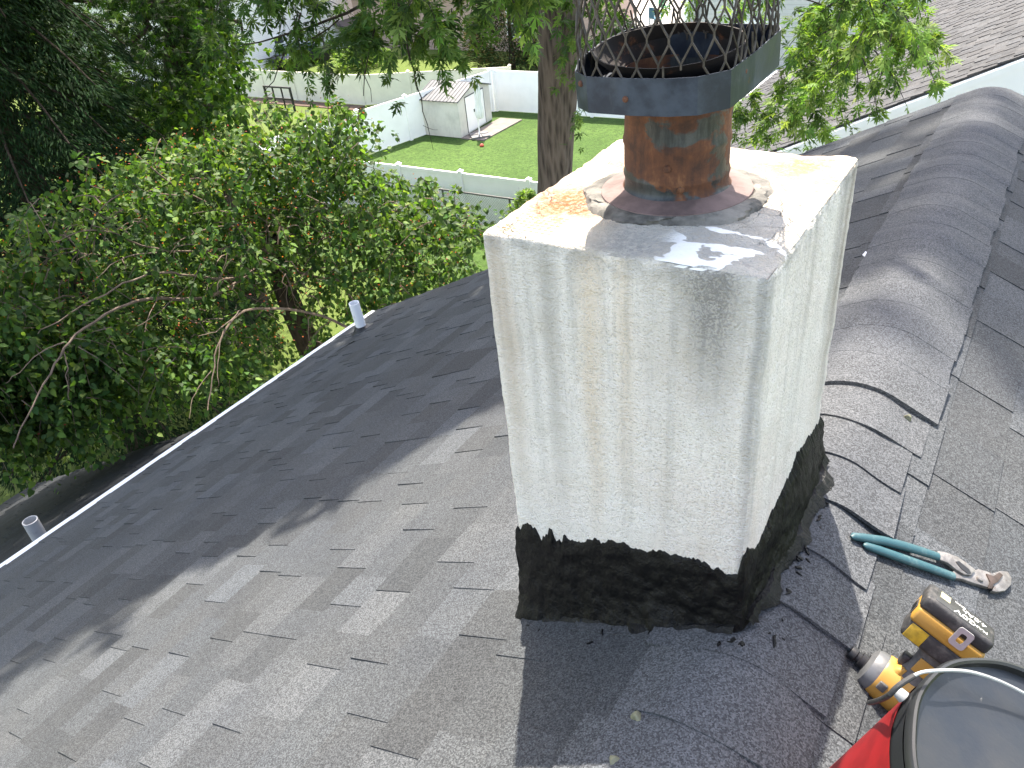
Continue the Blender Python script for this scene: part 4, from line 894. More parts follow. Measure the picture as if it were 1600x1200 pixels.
b.build('crossbar', M_DARK, gl)
# garden chairs and table seen through the screen
def chair(p, col, lab, rz):
    o = empty('garden_chair', p, lab, 'chair', 'chairs on the far patio'); c, s = math.cos(rz), math.sin(rz); M = np.array([[c, -s, 0], [s, c, 0], [0, 0, 1.]]); mt = simple('chair_plastic', col, .5, 0, .05, 3)
    b = MB(); b.box((-.3, -.3, .36), (.3, .3, .42), M, p); b.build('seat', mt, o); b = MB()
    for k in range(5): b.box((-.29 + .12 * k, .27, .42), (-.19 + .12 * k, .33, 1.05), M, p)
    b.build('backrest', mt, o)
    for sx in (-.27, .27):
        b = MB(); b.box((sx - .05, -.32, .60), (sx + .05, .3, .64), M, p); b.build('armrest', mt, o)
        for sy in (-.26, .26): b = MB(); b.box((sx - .03, sy - .03, .03), (sx + .03, sy + .03, .36 if sy > 0 else .60), M, p); b.build('leg', mt, o)
chair(G(1038, 20), (.10, .45, .22), 'green garden chair on the far patio', 1.); chair(G(1024, 38), (.10, .35, .50), 'blue garden chair on the far patio, nearest the fence', 2.6); chair(G(1085, 36), (.62, .66, .68), 'pale garden chair on the far patio', -.6)
tp = G(1100, 33); tb_ = empty('garden_table', tp, 'white garden table on the far patio', 'table'); b = MB(); b.lathe([(.0001, .70), (.75, .70), (.75, .74), (.0001, .745)], o=tp, n=28); b.build('tabletop', M_WHITE, tb_); b = MB(); b.tube([tp + (0, 0, .03), tp + (0, 0, .70)], .05, 10); b.lathe([(.3, .03), (.3, .07), (.0001, .09)], o=tp, n=20); b.build('pedestal', M_WHITE, tb_)
# ------------------------------------------------------------------ foliage tools
def make_leaf(kind):
    if kind == 'maple':
        vs, fs = [], []
        for a, L, w in ((0, 1.05, .13), (46, .82, .10), (-46, .82, .10), (98, .45, .07), (-98, .45, .07)):
            a = rad(a); d = np.array([math.sin(a), math.cos(a)]); q = np.array([d[1], -d[0]]); b0 = len(vs)
            for (t, s_, z) in ((0, 0, 0), (.45, 1, -.03), (1, 0, -.16), (.45, -1, -.03)):
                p = d * L * t + q * w * s_; vs.append((p[0], p[1], z))
            fs.append((b0, b0 + 1, b0 + 2, b0 + 3))
            for sg in (1, -1):      # side teeth
                b0 = len(vs); 
                for (t, s_, z) in ((.3, 0, 0), (.62, 1.9 * sg, -.06), (.55, .2 * sg, -.04)): p = d * L * t + q * w * s_; vs.append((p[0], p[1], z))
                fs.append((b0, b0 + 1, b0 + 2, b0 + 2))
        fs = [f if f[3] != f[2] else f[:3] for f in fs]
        return np.array(vs), fs
    if kind == 'heart':
        return np.array([(0, 0, 0), (.30, .12, .07), (.34, .5, .06), (0, 1, -.14), (-.34, .5, .06), (-.30, .12, .07), (0, .5, -.02)]), [(0, 1, 2, 6), (6, 2, 3), (0, 6, 4, 5), (6, 3, 4)]
    if kind == 'small':
        return np.array([(0, 0, 0), (.3, .45, .05), (0, 1, -.1), (-.3, .45, .05)]), [(0, 1, 2), (0, 2, 3)]
    if kind == 'needle':
        return np.array([(-.05, 0, 0), (.05, 0, 0), (.12, .55, -.03), (0, 1, -.15), (-.12, .5, .03)]), [(0, 1, 2, 3, 4)]
def leaves(name, pos, dirs, size, kind, cols, parent, mat=None, flat=.5):
    """pos Nx3 stems, dirs Nx3 leaf axes, one folded polygon leaf each"""
    V, Fc = make_leaf(kind); n = len(pos); k = len(V); pos = np.asarray(pos); d = np.asarray(dirs, float); d /= np.linalg.norm(d, axis=1)[:, None] + 1e-9
    up = np.array([0, 0, 1.]) + rng.normal(size=(n, 3)) * flat; x = np.cross(d, up); x /= np.linalg.norm(x, axis=1)[:, None] + 1e-9; z = np.cross(x, d)
    sz = np.broadcast_to(size, (n,))[:, None, None]
    P = pos[:, None, :] + sz * (V[None, :, 0:1] * x[:, None, :] + V[None, :, 1:2] * d[:, None, :] + V[None, :, 2:3] * z[:, None, :])
    org = origin(parent); P = (P - org).reshape(-1, 3)
    me = bpy.data.meshes.new(name); me.vertices.add(n * k); me.vertices.foreach_set('co', P.astype(np.float32).ravel())
    cnt = np.array([len(f) for f in Fc]); idx = np.concatenate([np.array(f) for f in Fc]); nl = len(idx)
    me.loops.add(n * nl); me.loops.foreach_set('vertex_index', (np.arange(n)[:, None] * k + idx[None, :]).astype(np.int32).ravel())
    me.polygons.add(n * len(Fc)); st = np.concatenate([[0], np.cumsum(cnt)[:-1]])
    me.polygons.foreach_set('loop_start', (np.arange(n)[:, None] * nl + st[None, :]).astype(np.int32).ravel())
    try: me.polygons.foreach_set('loop_total', np.tile(cnt, n).astype(np.int32))
    except Exception: pass
    me.update(calc_edges=True); me.validate()
    a = me.color_attributes.new('tone', 'FLOAT_COLOR', 'POINT'); C = np.ones((n * k, 4), np.float32); C[:, :3] = np.repeat(np.asarray(cols, np.float32), k, axis=0); a.data.foreach_set('color', C.ravel())
    o = bpy.data.objects.new(name, me); SC.collection.objects.link(o); o.parent = parent; ORG[o.name] = org; me.materials.append(mat or M_LEAF)
    return o
def pal(n, cols, p=None, jit=.18):
    c = np.array(cols)[rng.choice(len(cols), n, p=p)]; return np.clip(c * (1 + rng.normal(size=(n, 1)) * jit) * (1 + rng.normal(size=(n, 3)) * .06), .002, 1)
def twigs(name, paths, mat, parent, n=5):
    b = MB()
    for pts, r0, r1 in paths:
        m = len(pts); b.tube(pts, [r0 + (r1 - r0) * i / (m - 1) for i in range(m)], n, False)
    return b.build(name, mat, parent, smooth=True)
def sprays(centers, length, per, spread=.35, droop=.6, rnd=None):
    """leafy shoots: each centre gets a curved shoot; returns leaf positions, directions, shoot paths"""
    P, Dn, paths = [], [], []
    for c in centers:
        a = rng.normal(size=3); a[2] = a[2] * .4 - droop; a /= np.linalg.norm(a); L = length * rng.uniform(.6, 1.3); c = np.array(c)
        g = np.array([0, 0, -1.]); pts = [c + a * L * t + g * L * droop * .5 * t * t for t in (0, .33, .66, 1)]; paths.append((pts, .006, .002))
        t = rng.uniform(.05, 1.05, per); base = c + a * L * t[:, None] + g * L * droop * .5 * (t ** 2)[:, None]
        o = rng.normal(size=(per, 3)); o -= (o @ a)[:, None] * a; o /= np.linalg.norm(o, axis=1)[:, None]
        dd = a * .5 + o * .9 + np.array([0, 0, -.35]); P.append(base + o * spread * L * .12); Dn.append(dd)
    return np.concatenate(P), np.concatenate(Dn), paths
def bez(a, c, sag=0, n=8, wob=.0, seed=0):
    r = random.Random(seed); a = np.array(a, float); c = np.array(c, float); out = []
    for i in range(n):
        t = i / (n - 1); out.append(a * (1 - t) + c * t + np.array([r.uniform(-wob, wob) * (0 < i < n - 1), r.uniform(-wob, wob) * (0 < i < n - 1), sag * 4 * t * (1 - t) + r.uniform(-wob, wob) * .5 * (0 < i < n - 1)]))
    return out
def inpoly(P, poly):
    P = np.asarray(P); x, y = P[:, 0], P[:, 1]; ins = np.zeros(len(P), bool); j = len(poly) - 1
    for i in range(len(poly)):
        xi, yi = poly[i]; xj, yj = poly[j]; c = ((yi > y) != (yj > y)) & (x < (xj - xi) * (y - yi) / (yj - yi + 1e-9) + xi); ins ^= c; j = i
    return ins
def fill(poly, n, d0, d1):
    """n random points inside the cone over an outline, at distances d0..d1"""
    poly = np.array(poly, float); lo, hi = poly.min(0), poly.max(0); out = []
    while len(out) < n:
        c = rng.uniform(lo, hi, (n * 2, 2)); c = c[inpoly(c, poly)]
        for p in c[:n - len(out)]: out.append(at(p[0], p[1], rng.uniform(d0, d1)))
    return np.array(out)
GREEN = [(.075, .155, .028), (.05, .115, .022), (.11, .20, .035), (.035, .085, .02)]
# ------------------------------------------------------------------ silver maple: trunk, limbs, overhead crown, hanging sprays
mb_ = at(868, 275, 9.6); mt_ = at(875, 0, 8.9)
ax = (mt_ - mb_) / np.linalg.norm(mt_ - mb_)
base = mb_ + ax * ((GZ - mb_[2]) / ax[2]); fork = mt_ + ax * 1.6
maple = empty('maple_tree', base, 'tall silver maple with furrowed grey brown trunk standing behind the chimney', 'tree')
def trunk_mesh(P, R_, n=40, amp=.05, name='trunk', mat=M_BARK, par=None, seed=1.):
    rows = []; P = [np.array(p) for p in P]; b = MB(); vs = []; Z = []
    pts = []; rs = []
    for i in range(len(P) - 1):
        k = max(2, int(np.linalg.norm(P[i + 1] - P[i]) / .12))
        for j in range(k): pts.append(P[i] + (P[i + 1] - P[i]) * j / k); rs.append(R_[i] + (R_[i + 1] - R_[i]) * j / k)
    pts.append(P[-1]); rs.append(R_[-1])
    for i, p in enumerate(pts):
        for k in range(n):
            a = 2 * math.pi * k / n; d = np.array([math.cos(a), math.sin(a), 0]); e = abs(mnoise.fractal(Vector((d[0] * 5, d[1] * 5, p[2] * .9 + seed)), 1, 2, 4)) - .3
            f = 1 + .06 * math.sin(2 * a + p[2] * .8) + .05 * math.sin(3 * a - p[2] * 1.3)
            vs.append(p + d * rs[i] * (f + amp * e * 2))
    m = len(pts); b.add(vs, [(i * n + k, i * n + (k + 1) % n, (i + 1) * n + (k + 1) % n, (i + 1) * n + k) for i in range(m - 1) for k in range(n)])
    return b.build(name, mat, par, smooth=True)
trunk_mesh([base, mb_, mt_, fork], [.40, .208, .214, .20], par=maple)
limbs = []
limbs.append((bez(fork - ax * .2, fork + np.array([-.6, .9, 7.5]), .1, 12, .2, 50), .2, .03))
for q_ in range(7): limbs.append((bez(fork + np.array([-.3, .4, 3.5 + .5 * q_]), fork + np.array([-.5 + 1.8 * math.cos(q_ * 2.2), .9 + 2.0 * abs(math.sin(q_ * 2.2)), 6. + .45 * q_]), .1, 7, .1, 60 + q_), .05, .01))
tips = [(-6.5, 5.0, 5.2), (-3.5, 4.0, 4.6), (-1.2, 4.5, 4.8), (.8, 6.0, 5.0), (-7.5, 8.5, 4.5), (-4.5, 11, 6), (-1.5, 8.5, 7), (-4.5, 6.0, 7.5), (1.2, 9.5, 4.0)]
for i, t_ in enumerate(tips): limbs.append((bez(fork - ax * .15 * (i % 3), t_, .5, 8, .15, i), .11, .025))
# limbs that carry the visible sprays
limbs += [(bez(fork - ax * .6, at(700, -60, 6.2), .2, 8, .1, 21), .06, .012), (bez(fork - ax * .9, at(1330, -30, 7.5), .3, 8, .1, 22), .06, .012), (bez(at(1330, -30, 7.5), at(1420, 60, 6.6), .05, 6, .04, 23), .012, .005),
          (bez(at(1330, -30, 7.5), at(1220, 120, 7.5), .05, 6, .04, 24), .012, .004), (bez(fork - ax * 1.2, at(420, -60, 8), .3, 8, .15, 25), .06, .014), (bez(at(1220, 120, 7.5), at(1250, 190, 7.5), .02, 5, .02, 26), .006, .003)]
limbs += [(bez(at(618, -20, 6.2), at(640, 90, 6.3), .02, 6, .01, 31), .010, .007), (bez(at(640, 90, 6.3), at(668, 195, 6.3), .0, 6, .012, 32), .007, .003), (bez(at(668, 195, 6.3), at(677, 235, 6.3), .0, 4, .006, 33), .003, .0012),
          (bez(at(661, 196, 6.3), at(684, 203, 6.3), -.01, 4, .004, 34), .002, .001), (bez(at(646, 110, 6.3), at(652, 143, 6.3), -.01, 4, .01, 35), .003, .002), (bez(at(625, 35, 6.2), at(668, 66, 6.2), .0, 5, .02, 36), .005, .003),
          (bez(at(585, 20, 6.6), at(568, 150, 6.7), .0, 6, .02, 37), .008, .003), (bez(at(560, 60, 6.6), at(581, 160, 6.7), .0, 6, .02, 38), .005, .002), (bez(at(600, -10, 7), at(380, 70, 7.6), -.05, 9, .02, 39), .014, .005), (bez(at(470, 20, 7.2), at(415, 140, 7.4), -.05, 7, .02, 40), .009, .003), (bez(at(530, 30, 7.2), at(400, 95, 7.4), -.05, 7, .02, 41), .006, .003),
          (bez(at(1190, -10, 6.6), at(1295, 12, 6.8), .03, 6, .01, 42), .008, .004)]
twigs('limb', limbs, M_BARKD, maple, 8)
# overhead crown (above the roof, shades it)
def overhead(x0, y):      # left edge of the sun patch on the roof
    if x0 < -1.2: return .70 + (x0 + 2.4) * 1.20
    return 2.14 + (x0 + 1.2) * .05
cs = []
while len(cs) < 4600:
    x = rng.uniform(-10.0, 1.6); y = rng.uniform(-3.0, 5.2)
    e = overhead(x, y) + .12 * math.sin(x * 9) + .1 * math.sin(x * 23 + 1)
    if y < e + .06: continue
    if (y > 3.4 or x < -4.6 and y < -1) and rng.random() < .75: continue
    if x < -4.6 and (y > 3.2 or rng.random() < .78): continue
    if math.sin(x * 3.1 + 1) * math.sin(y * 2.7) > .96: continue
    p = np.array([x, y, -abs(x) * ST / CT]); h = rng.uniform(5.0, 10.0)
    if x > -.75:
        if rng.random() < .66: continue
        h = rng.uniform(11, 16)
    cs.append(p + SUNV * h / SUNV[2])
P, Dn, paths = sprays(cs, .42, 14, droop=.3)
leaves('crown', P, Dn, rng.uniform(.11, .17, len(P)), 'maple', pal(len(P), GREEN), maple); twigs('twigs', paths[::6], M_TWIGD, maple, 3)
MG = [(.13, .23, .05), (.09, .175, .04), (.20, .32, .08), (.06, .125, .035), (.27, .39, .11)]  # greens for the hanging sprays, raised to stand in for sunlight on them
def cluster(poly, n, d0, d1, per, size, cols, name='foliage', length=.35, kind='maple', droop=.7, par=None, tw=None, every=1, mat=None):
    c = fill(poly, n, d0, d1); P, Dn, paths = sprays(c, length, per, droop=droop)
    leaves(name, P, Dn, rng.uniform(size * .75, size * 1.25, len(P)), kind, cols(len(P)), par or maple, mat)
    if tw: twigs('twigs', paths[::every], tw, par or maple, 3)
cm = lambda n: pal(n, MG, [.3, .3, .2, .15, .05])
cluster([(500, -120), (860, -120), (850, -10), (800, -15), (770, 15), (735, -5), (700, 20), (690, 30), (645, 20), (600, 10), (560, 15), (535, -20), (510, -50)], 74, 5.6, 7.0, 16, .105, cm, tw=M_TWIGD)
cluster([(545, 20), (605, 10), (610, 50), (585, 62), (555, 55)], 13, 6.2, 6.8, 15, .10, lambda n: pal(n, MG[:2] + MG[3:4]))
cluster([(660, 10), (700, 15), (695, 55), (672, 62), (660, 45)], 9, 6.0, 6.5, 15, .10, cm)
cluster([(330, -60), (500, -60), (510, -5), (480, 20), (520, 45), (500, 65), (455, 30), (430, 10), (400, -20), (360, 10), (335, -10)], 24, 6.8, 8.2, 14, .10, lambda n: pal(n, MG[:2] + MG[3:4] + GREEN), tw=M_TWIGD)
cluster([(400, 40), (470, 40), (480, 80), (440, 90), (410, 80)], 6, 7.0, 7.8, 12, .09, cm)
cm2 = lambda n: pal(n, [(.16, .28, .06), (.22, .36, .08), (.32, .46, .12), (.09, .18, .04)], [.35, .3, .15, .2])
cluster([(1300, -90), (1460, -90), (1440, -15), (1405, 0), (1470, 55), (1440, 80), (1400, 70), (1340, 88), (1290, 62), (1245, 50), (1250, 15), (1300, 0)], 84, 6.0, 7.6, 20, .085, cm2, tw=M_TWIGD)
cluster([(1235, 65), (1290, 75), (1298, 120), (1275, 130), (1245, 100)], 15, 6.8, 7.6, 15, .10, cm2)
cluster([(1225, 140), (1270, 145), (1280, 190), (1240, 198), (1220, 185)], 11, 7.0, 7.8, 14, .10, lambda n: pal(n, MG))
cluster([(1145, 140), (1180, 135), (1190, 180), (1155, 185)], 9, 7.2, 7.8, 14, .10, cm)
cluster([(1060, -60), (1225, -60), (1225, 5), (1180, 0), (1150, 15), (1100, -10)], 10, 7.0, 8.5, 14, .10, cm2)
cluster([(880, -40), (990, -40), (985, 40), (960, 60), (920, 90), (890, 60)], 22, 7.4, 8.8, 14, .10, lambda n: pal(n, MG[:2] + MG[3:4]))
cluster([(868, 40), (905, 60), (910, 95), (880, 95)], 4, 8.2, 8.6, 12, .08, cm); cluster([(895, 150), (920, 155), (915, 172), (897, 170)], 3, 8.4, 8.7, 9, .08, cm)
cluster([(1300, 212), (1350, 205), (1340, 225), (1310, 228)], 2, 7.6, 7.9, 9, .08, cm)
# ------------------------------------------------------------------ mulberry beyond the eave
hub = at(430, 400, 11.0); mbase = np.array([hub[0] - .4, hub[1] + .5, GZ])
mul = empty('mulberry_tree', mbase, 'broad mulberry tree with drooping arched branches and red fruit beyond the eave', 'tree')
trunk_mesh([mbase, mbase + (.1, 0, 3), hub + (0, 0, -.6), hub + (0, 0, .3)], [.30, .22, .16, .12], 20, .05, par=mul, mat=M_BARKD, seed=4)
def P3(*a): return [at(x, y, d) for x, y, d in a]
arch = [(P3((430, 400, 10.8), (400, 420, 10.3), (330, 470, 9.8), (240, 465, 9.3), (190, 475, 9.0), (120, 520, 8.7), (90, 560, 8.6), (55, 625, 8.5), (20, 700, 8.4)), .035, .008),
        (P3((430, 385, 10.8), (380, 440, 10), (300, 430, 9.5), (250, 425, 9.2), (200, 440, 9.1), (140, 470, 9.0), (60, 520, 8.9)), .028, .006),
        (P3((560, 520, 9.8), (500, 490, 9.8), (420, 480, 9.4), (375, 485, 9.1), (350, 515, 8.9), (335, 560, 8.8), (325, 640, 8.7)), .030, .007),
        (P3((375, 485, 9.1), (340, 520, 8.9), (310, 525, 8.8)), .012, .004), (P3((350, 515, 8.9), (340, 545, 8.8), (342, 600, 8.7)), .010, .004),
        (P3((100, 545, 8.65), (105, 580, 8.6), (108, 625, 8.5)), .010, .003), (P3((100, 535, 8.65), (60, 550, 8.6), (10, 600, 8.5)), .011, .003),
        (P3((430, 400, 10.8), (390, 380, 10.4), (320, 395, 10), (230, 390, 9.6), (150, 350, 9.4), (80, 380, 9.2)), .026, .006),
        (P3((430, 400, 10.8), (350, 330, 10.6), (270, 290, 10.4), (210, 240, 10.3)), .030, .008), (P3((400, 360, 10.7), (330, 350, 10.4), (255, 390, 10.0)), .02, .006),
        (P3((430, 400, 10.8), (440, 330, 11), (420, 260, 11.3), (330, 215, 11.4)), .035, .010), (P3((430, 400, 10.8), (500, 380, 11), (590, 330, 11.4), (660, 330, 11.6)), .03, .008),
        (P3((440, 420, 10.8), (520, 440, 10.8), (600, 410, 11), (690, 380, 11)), .03, .008), (P3((600, 410, 11), (650, 420, 10.6), (740, 400, 10.5)), .014, .005),
        (P3((500, 400, 10.6), (560, 480, 10), (575, 510, 9.8)), .02, .010), (P3((250, 455, 9.3), (225, 510, 9.1), (220, 570, 9.0)), .010, .003), (P3((300, 440, 9.5), (260, 480, 9.2), (200, 520, 9)), .010, .004),
        (P3((330, 580, 8.8), (300, 620, 8.7), (296, 655, 8.6)), .008, .003), (P3((250, 540, 9.2), (225, 570, 9.0), (215, 620, 8.9)), .008, .003), (P3((245, 395, 9.4), (190, 400, 9.3), (145, 440, 9.2)), .012, .005),
        (P3((480, 300, 11), (520, 240, 11.2), (560, 215, 11.4)), .014, .004), (P3((430, 400, 10.8), (400, 300, 11), (300, 270, 11), (190, 320, 10.6), (150, 305, 10.4)), .022, .006), (P3((0, 470, 9.6), (40, 490, 9.3), (43, 495, 9.3)), .01, .006)]
arch = [([q + rng.normal(size=3) * .006 * (i_ > 0) for i_, q in enumerate(smooth_path(p, 2))], a * .72, c * .7) for p, a, c in arch]
rr_ = random.Random(9)
for k in range(170):
    x, y = rr_.uniform(60, 700), rr_.uniform(300, 560)
    if y > 700 - x * .55 + 190: continue
    d = rr_.uniform(9.4, 11); a = at(x, y, d); arch.append((bez(a, a + np.array([rr_.uniform(-.9, .3), rr_.uniform(-.5, .3), rr_.uniform(-.5, .1)]), .10, 6, .03, k), .008, .003))
twigs('branch', arch, M_TWIG, mul, 6)
MUL = [(.088, .175, .040), (.058, .125, .034), (.13, .225, .05), (.20, .31, .07), (.042, .085, .028)]
cmul = lambda n: pal(n, MUL, [.32, .28, .2, .08, .12])
R1 = [(-260, 380), (0, 340), (60, 300), (140, 235), (230, 215), (330, 185), (420, 200), (470, 175), (510, 130), (575, 165), (560, 215), (610, 270), (680, 280), (745, 320), (755, 420), (690, 430), (590, 480), (520, 500), (400, 580), (250, 600), (190, 600), (120, 640), (50, 690), (-260, 700)]
cluster(R1, 1250, 9.2, 12.0, 20, .078, cmul, 'crown', .5, 'heart', .75, mul, M_TWIG, 3)
cluster([(-200, 480), (150, 470), (400, 560), (300, 580), (190, 590), (70, 660), (-200, 680)], 720, 8.8, 10.4, 20, .078, cmul, 'crown', .5, 'heart', .9, mul, M_TWIG, 3)
cluster([(200, 230), (460, 190), (540, 280), (480, 420), (300, 430), (180, 330)], 260, 10.4, 12.4, 20, .078, cmul, 'crown', .5, 'heart', .7, mul)
cluster([(350, 150), (440, 140), (560, 215), (600, 260), (500, 270), (400, 230)], 80, 9.8, 11.4, 16, .078, cmul, 'crown', .45, 'heart', .7, mul, M_TWIG, 2)
cluster([(480, 230), (600, 260), (745, 310), (752, 425), (690, 440), (600, 480), (520, 450)], 210, 9.6, 11.6, 20, .078, cmul, 'crown', .5, 'heart', .7, mul, M_TWIG, 4)
# red fruit
fc = fill(R1, 520, 8.9, 10.0); P = np.repeat(fc, 3, axis=0) + rng.normal(size=(1560, 3)) * .08
leaves('fruit', P, rng.normal(size=(1560, 3)), rng.uniform(.018, .032, 1560), 'small', pal(1560, [(.42, .10, .04), (.48, .18, .06), (.34, .05, .04)]), mul)
# ------------------------------------------------------------------ ivy-clad big tree, upper left
ib = at(298, 215, 21); ibase = np.array([ib[0], ib[1], GZ]); itop = at(296, -60, 20)
ivy = empty('ivy_tree', ibase, 'big dark ivy clad tree trunk with dense shaded crown at the upper left', 'tree')
trunk_mesh([ibase, ib, itop, itop + (0, 0, 5)], [.62, .55, .52, .40], 28, .08, par=ivy, mat=M_BARKD, seed=7)
lim = [(bez(at(297, 20, 20.4), at(x, y, d), .3, 7, .2, i), .16, .03) for i, (x, y, d) in enumerate(((150, -80, 17), (60, 20, 17), (200, 70, 18), (420, -90, 19), (380, 60, 20), (230, -120, 22)))]
twigs('limb', lim, M_BARKD, ivy, 7)
ci = lambda n: pal(n, [(.03, .075, .018), (.045, .11, .022), (.02, .05, .015), (.10, .20, .03)], [.4, .3, .2, .1])
# ivy round the trunk
th_ = rng.uniform(0, 2 * math.pi, 2600); zz = rng.uniform(GZ + 1, itop[2] + 2, 2600); f = (zz - GZ) / (itop[2] - GZ)
ctr = ibase[None, :2] + (itop - ibase)[None, :2] * f[:, None]; rr2 = .58 + rng.uniform(0, .18, 2600)
P = np.c_[ctr[:, 0] + rr2 * np.cos(th_), ctr[:, 1] + rr2 * np.sin(th_), zz]; Dn = np.c_[np.cos(th_) * .5, np.sin(th_) * .5, -np.ones(2600)]
leaves('ivy', P, Dn, rng.uniform(.10, .17, 2600), 'heart', ci(2600), ivy)
cluster([(-300, -160), (390, -160), (370, -20), (330, 60), (270, 90), (330, 130), (330, 170), (320, 240), (240, 250), (180, 200), (60, 130), (-300, 140)], 1650, 15.0, 24.0, 20, .125, ci, 'crown', .9, 'maple', .5, ivy, M_TWIGD, 4)
cluster([(330, 40), (365, 40), (375, 100), (370, 170), (330, 200), (250, 180), (200, 140), (320, 110)], 150, 15.5, 20.0, 14, .12, lambda n: pal(n, [(.05, .12, .02), (.09, .18, .03), (.14, .25, .04)]), 'crown', .6, 'heart', .6, ivy, M_TWIGD, 3)
# ------------------------------------------------------------------ drooping conifer at the left edge
cb = at(5, 200, 15.5); cbase = np.array([cb[0], cb[1], GZ])
con = empty('conifer_tree', cbase, 'dark drooping conifer at the left edge of the view', 'tree')
trunk_mesh([cbase, cbase + (0, 0, 12)], [.35, .12], 16, .06, par=con, mat=M_BARKD, seed=2)
Pc, Dc, bl = [], [], []
rc2 = random.Random(5)
for i in range(130):
    z = GZ + 1.2 + 10 * (i / 130); a = i * 2.399; L = 3.9 * (1 - .055 * (z - GZ)) * rc2.uniform(.8, 1.1)
    o_ = np.array([cbase[0], cbase[1], z]); d = np.array([math.cos(a), math.sin(a), 0]); pts = [o_ + d * L * t + np.array([0, 0, .5 * t - 1.7 * t * t]) for t in np.linspace(0, 1, 7)]
    bl.append((pts, .04, .01))
    m = 1050; t = np.sqrt(rng.uniform(.02, 1, m)); side = rng.normal(size=m) * .42 * (1.1 - t * .5); q = np.array([-d[1], d[0], 0])
    Q = o_ + d * L * t[:, None] + np.c_[np.zeros(m), np.zeros(m), .5 * t - 1.7 * t * t - np.abs(side) * .45 - rng.uniform(0, .25, m)] + q * side[:, None]
    Pc.append(Q); Dc.append(d * .8 + q * np.sign(side)[:, None] * .6 + np.array([0, 0, -.7]) + rng.normal(size=(m, 3)) * .2)
leaves('crown', np.concatenate(Pc), np.concatenate(Dc), rng.uniform(.06, .12, 130 * 1050), 'needle', pal(130 * 1050, [(.018, .045, .018), (.028, .065, .024), (.014, .032, .014)]), con, M_NEEDLE)
twigs('branch', bl, M_BARKD, con, 5)
# ------------------------------------------------------------------ evergreen behind the back fence
def evergreen(c, R_, H, n, lab, cols, name='evergreen_tree'):
    c = np.array([c[0], c[1], GZ]); o = empty(name, c, lab, 'tree'); b = MB(); b.tube([c, c + (0, 0, H * .8)], [.2, .05], 8); b.build('trunk', M_BARKD, o)
    th = rng.uniform(0, 2 * math.pi, n); t = rng.uniform(0, 1, n) ** .8; prof = np.sin(np.pi * (t * .8 + .18)) ** .8; r = R_ * prof * np.sqrt(rng.uniform(.35, 1, n)) * (1 + .18 * np.sin(th * 5 + t * 9) + .12 * np.sin(th * 11 - t * 17))
    P = np.c_[c[0] + r * np.cos(th), c[1] + r * np.sin(th), GZ + t * H]; D_ = np.c_[np.cos(th), np.sin(th), .35 + 0 * th] + rng.normal(size=(n, 3)) * .35
    leaves('crown', P, D_, rng.uniform(.14, .30, n), 'needle', pal(n, cols), o, M_NEEDLE)
evergreen(G(768, 122) + (0, 2.2, 0), 2.55, 4.0, 15000, 'wide dark evergreen behind the back fence left of the maple trunk', [(.035, .075, .03), (.05, .095, .035), (.10, .08, .035)])
evergreen(np.array([-18.6, 33.5, 0]), 1.0, 3.6, 4000, 'narrow green evergreen beside the maple trunk, behind the back fence', [(.05, .12, .03), (.08, .16, .04)])
evergreen(np.array([-22.5, 11.5, 0]), 2.6, 5.0, 14000, 'dark round evergreen on the ground beneath the conifer at the far left', [(.03, .07, .025), (.045, .09, .03)])
evergreen(np.array([-27.5, 15.5, 0]), 2.4, 4.2, 12000, 'dark evergreen bush between the ivy clad trunk and the conifer', [(.03, .07, .025), (.045, .09, .03)])
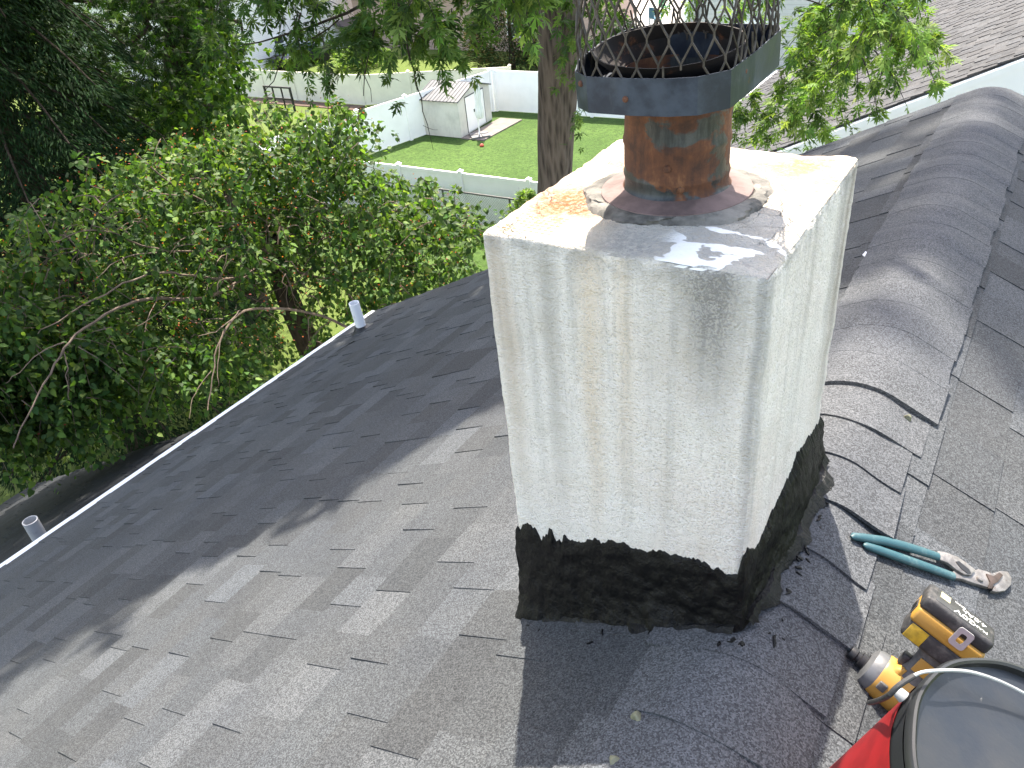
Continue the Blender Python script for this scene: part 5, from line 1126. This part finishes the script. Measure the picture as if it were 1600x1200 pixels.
# shrubs
def shrub(c, R_, H, n, size, lab, cols, kind='heart', name='shrub'):
    c = np.array([c[0], c[1], GZ]); o = empty(name, c, lab, 'shrub'); st = [(bez(c + rng.normal(size=3) * (.05, .05, 0), c + np.array([rng.normal() * R_ * .5, rng.normal() * R_ * .5, H * rng.uniform(.6, 1)]), .02, 5, .03, k), .012, .003) for k in range(9)]; twigs('stem', st, M_TWIG, o, 4)
    th = rng.uniform(0, 2 * math.pi, n); t = rng.uniform(.1, 1, n); r = R_ * np.sin(np.pi * (t * .75 + .2)) * np.sqrt(rng.uniform(0.1, 1, n)) * (1 + .25 * np.sin(th * 4 + t * 7))
    P = np.c_[c[0] + r * np.cos(th), c[1] + r * np.sin(th), GZ + t * H]; D_ = np.c_[np.cos(th), np.sin(th), .5 + 0 * th] + rng.normal(size=(n, 3)) * .5
    leaves('foliage', P, D_, rng.uniform(size * .7, size * 1.2, n), kind, pal(n, cols), o)
shrub(plane(822, 300, (0, 1, 0), 16.0), .85, 2.7, 2600, .10, 'pale green leafy shrub by the chain link fence beside the chimney', [(.17, .28, .06), (.12, .22, .05), (.22, .34, .10)])
shrub(G(640, 205) + (0, -.4, 0), .35, .7, 220, .12, 'small green weed at the foot of the white fence beside the shed', [(.12, .24, .05)])
shrub(G(450, 95) + (0, 1, 0), 1.6, 1.6, 2200, .16, 'green hedge shrub behind the cream fence by the white house', [(.07, .15, .03), (.10, .20, .04)])
shrub(G(520, 112) + (1.0, 1.5, 0), 1.8, 1.2, 2000, .16, 'low bright green shrub behind the cream fence, right of the hedge', [(.12, .22, .04), (.18, .30, .05)])
# far trees that close the view behind the houses
def far_tree(x, y, H, R_, lab):
    c = np.array([x, y, GZ]); o = empty('leafy_tree', c, lab, 'tree', 'trees far behind the houses'); b = MB(); b.tube([c, c + (0, 0, H * .6)], [.3, .1], 8); b.build('trunk', M_BARKD, o)
    n = 5000; d = rng.normal(size=(n, 3)); d /= np.linalg.norm(d, axis=1)[:, None]; r = R_ * np.sqrt(rng.uniform(.3, 1, n)) * (1 + .2 * np.sin(d[:, 0] * 6) * np.sin(d[:, 2] * 7)); P = c + np.array([0, 0, H * .65]) + d * r[:, None] * np.array([1, 1, .9]); leaves('crown', P, d + rng.normal(size=(n, 3)) * .5, rng.uniform(.3, .5, n), 'small', pal(n, GREEN), o)
far_tree(-70, 42, 9, 4.5, 'leafy tree beyond the left end of the white house'); far_tree(-62, 60, 10, 5, 'leafy tree behind the white house'); far_tree(-20, 76, 9, 4.5, 'leafy tree beyond the far patio'); far_tree(-60, 24, 9, 4.5, 'leafy tree left of the white house behind the ivy clad trunk')
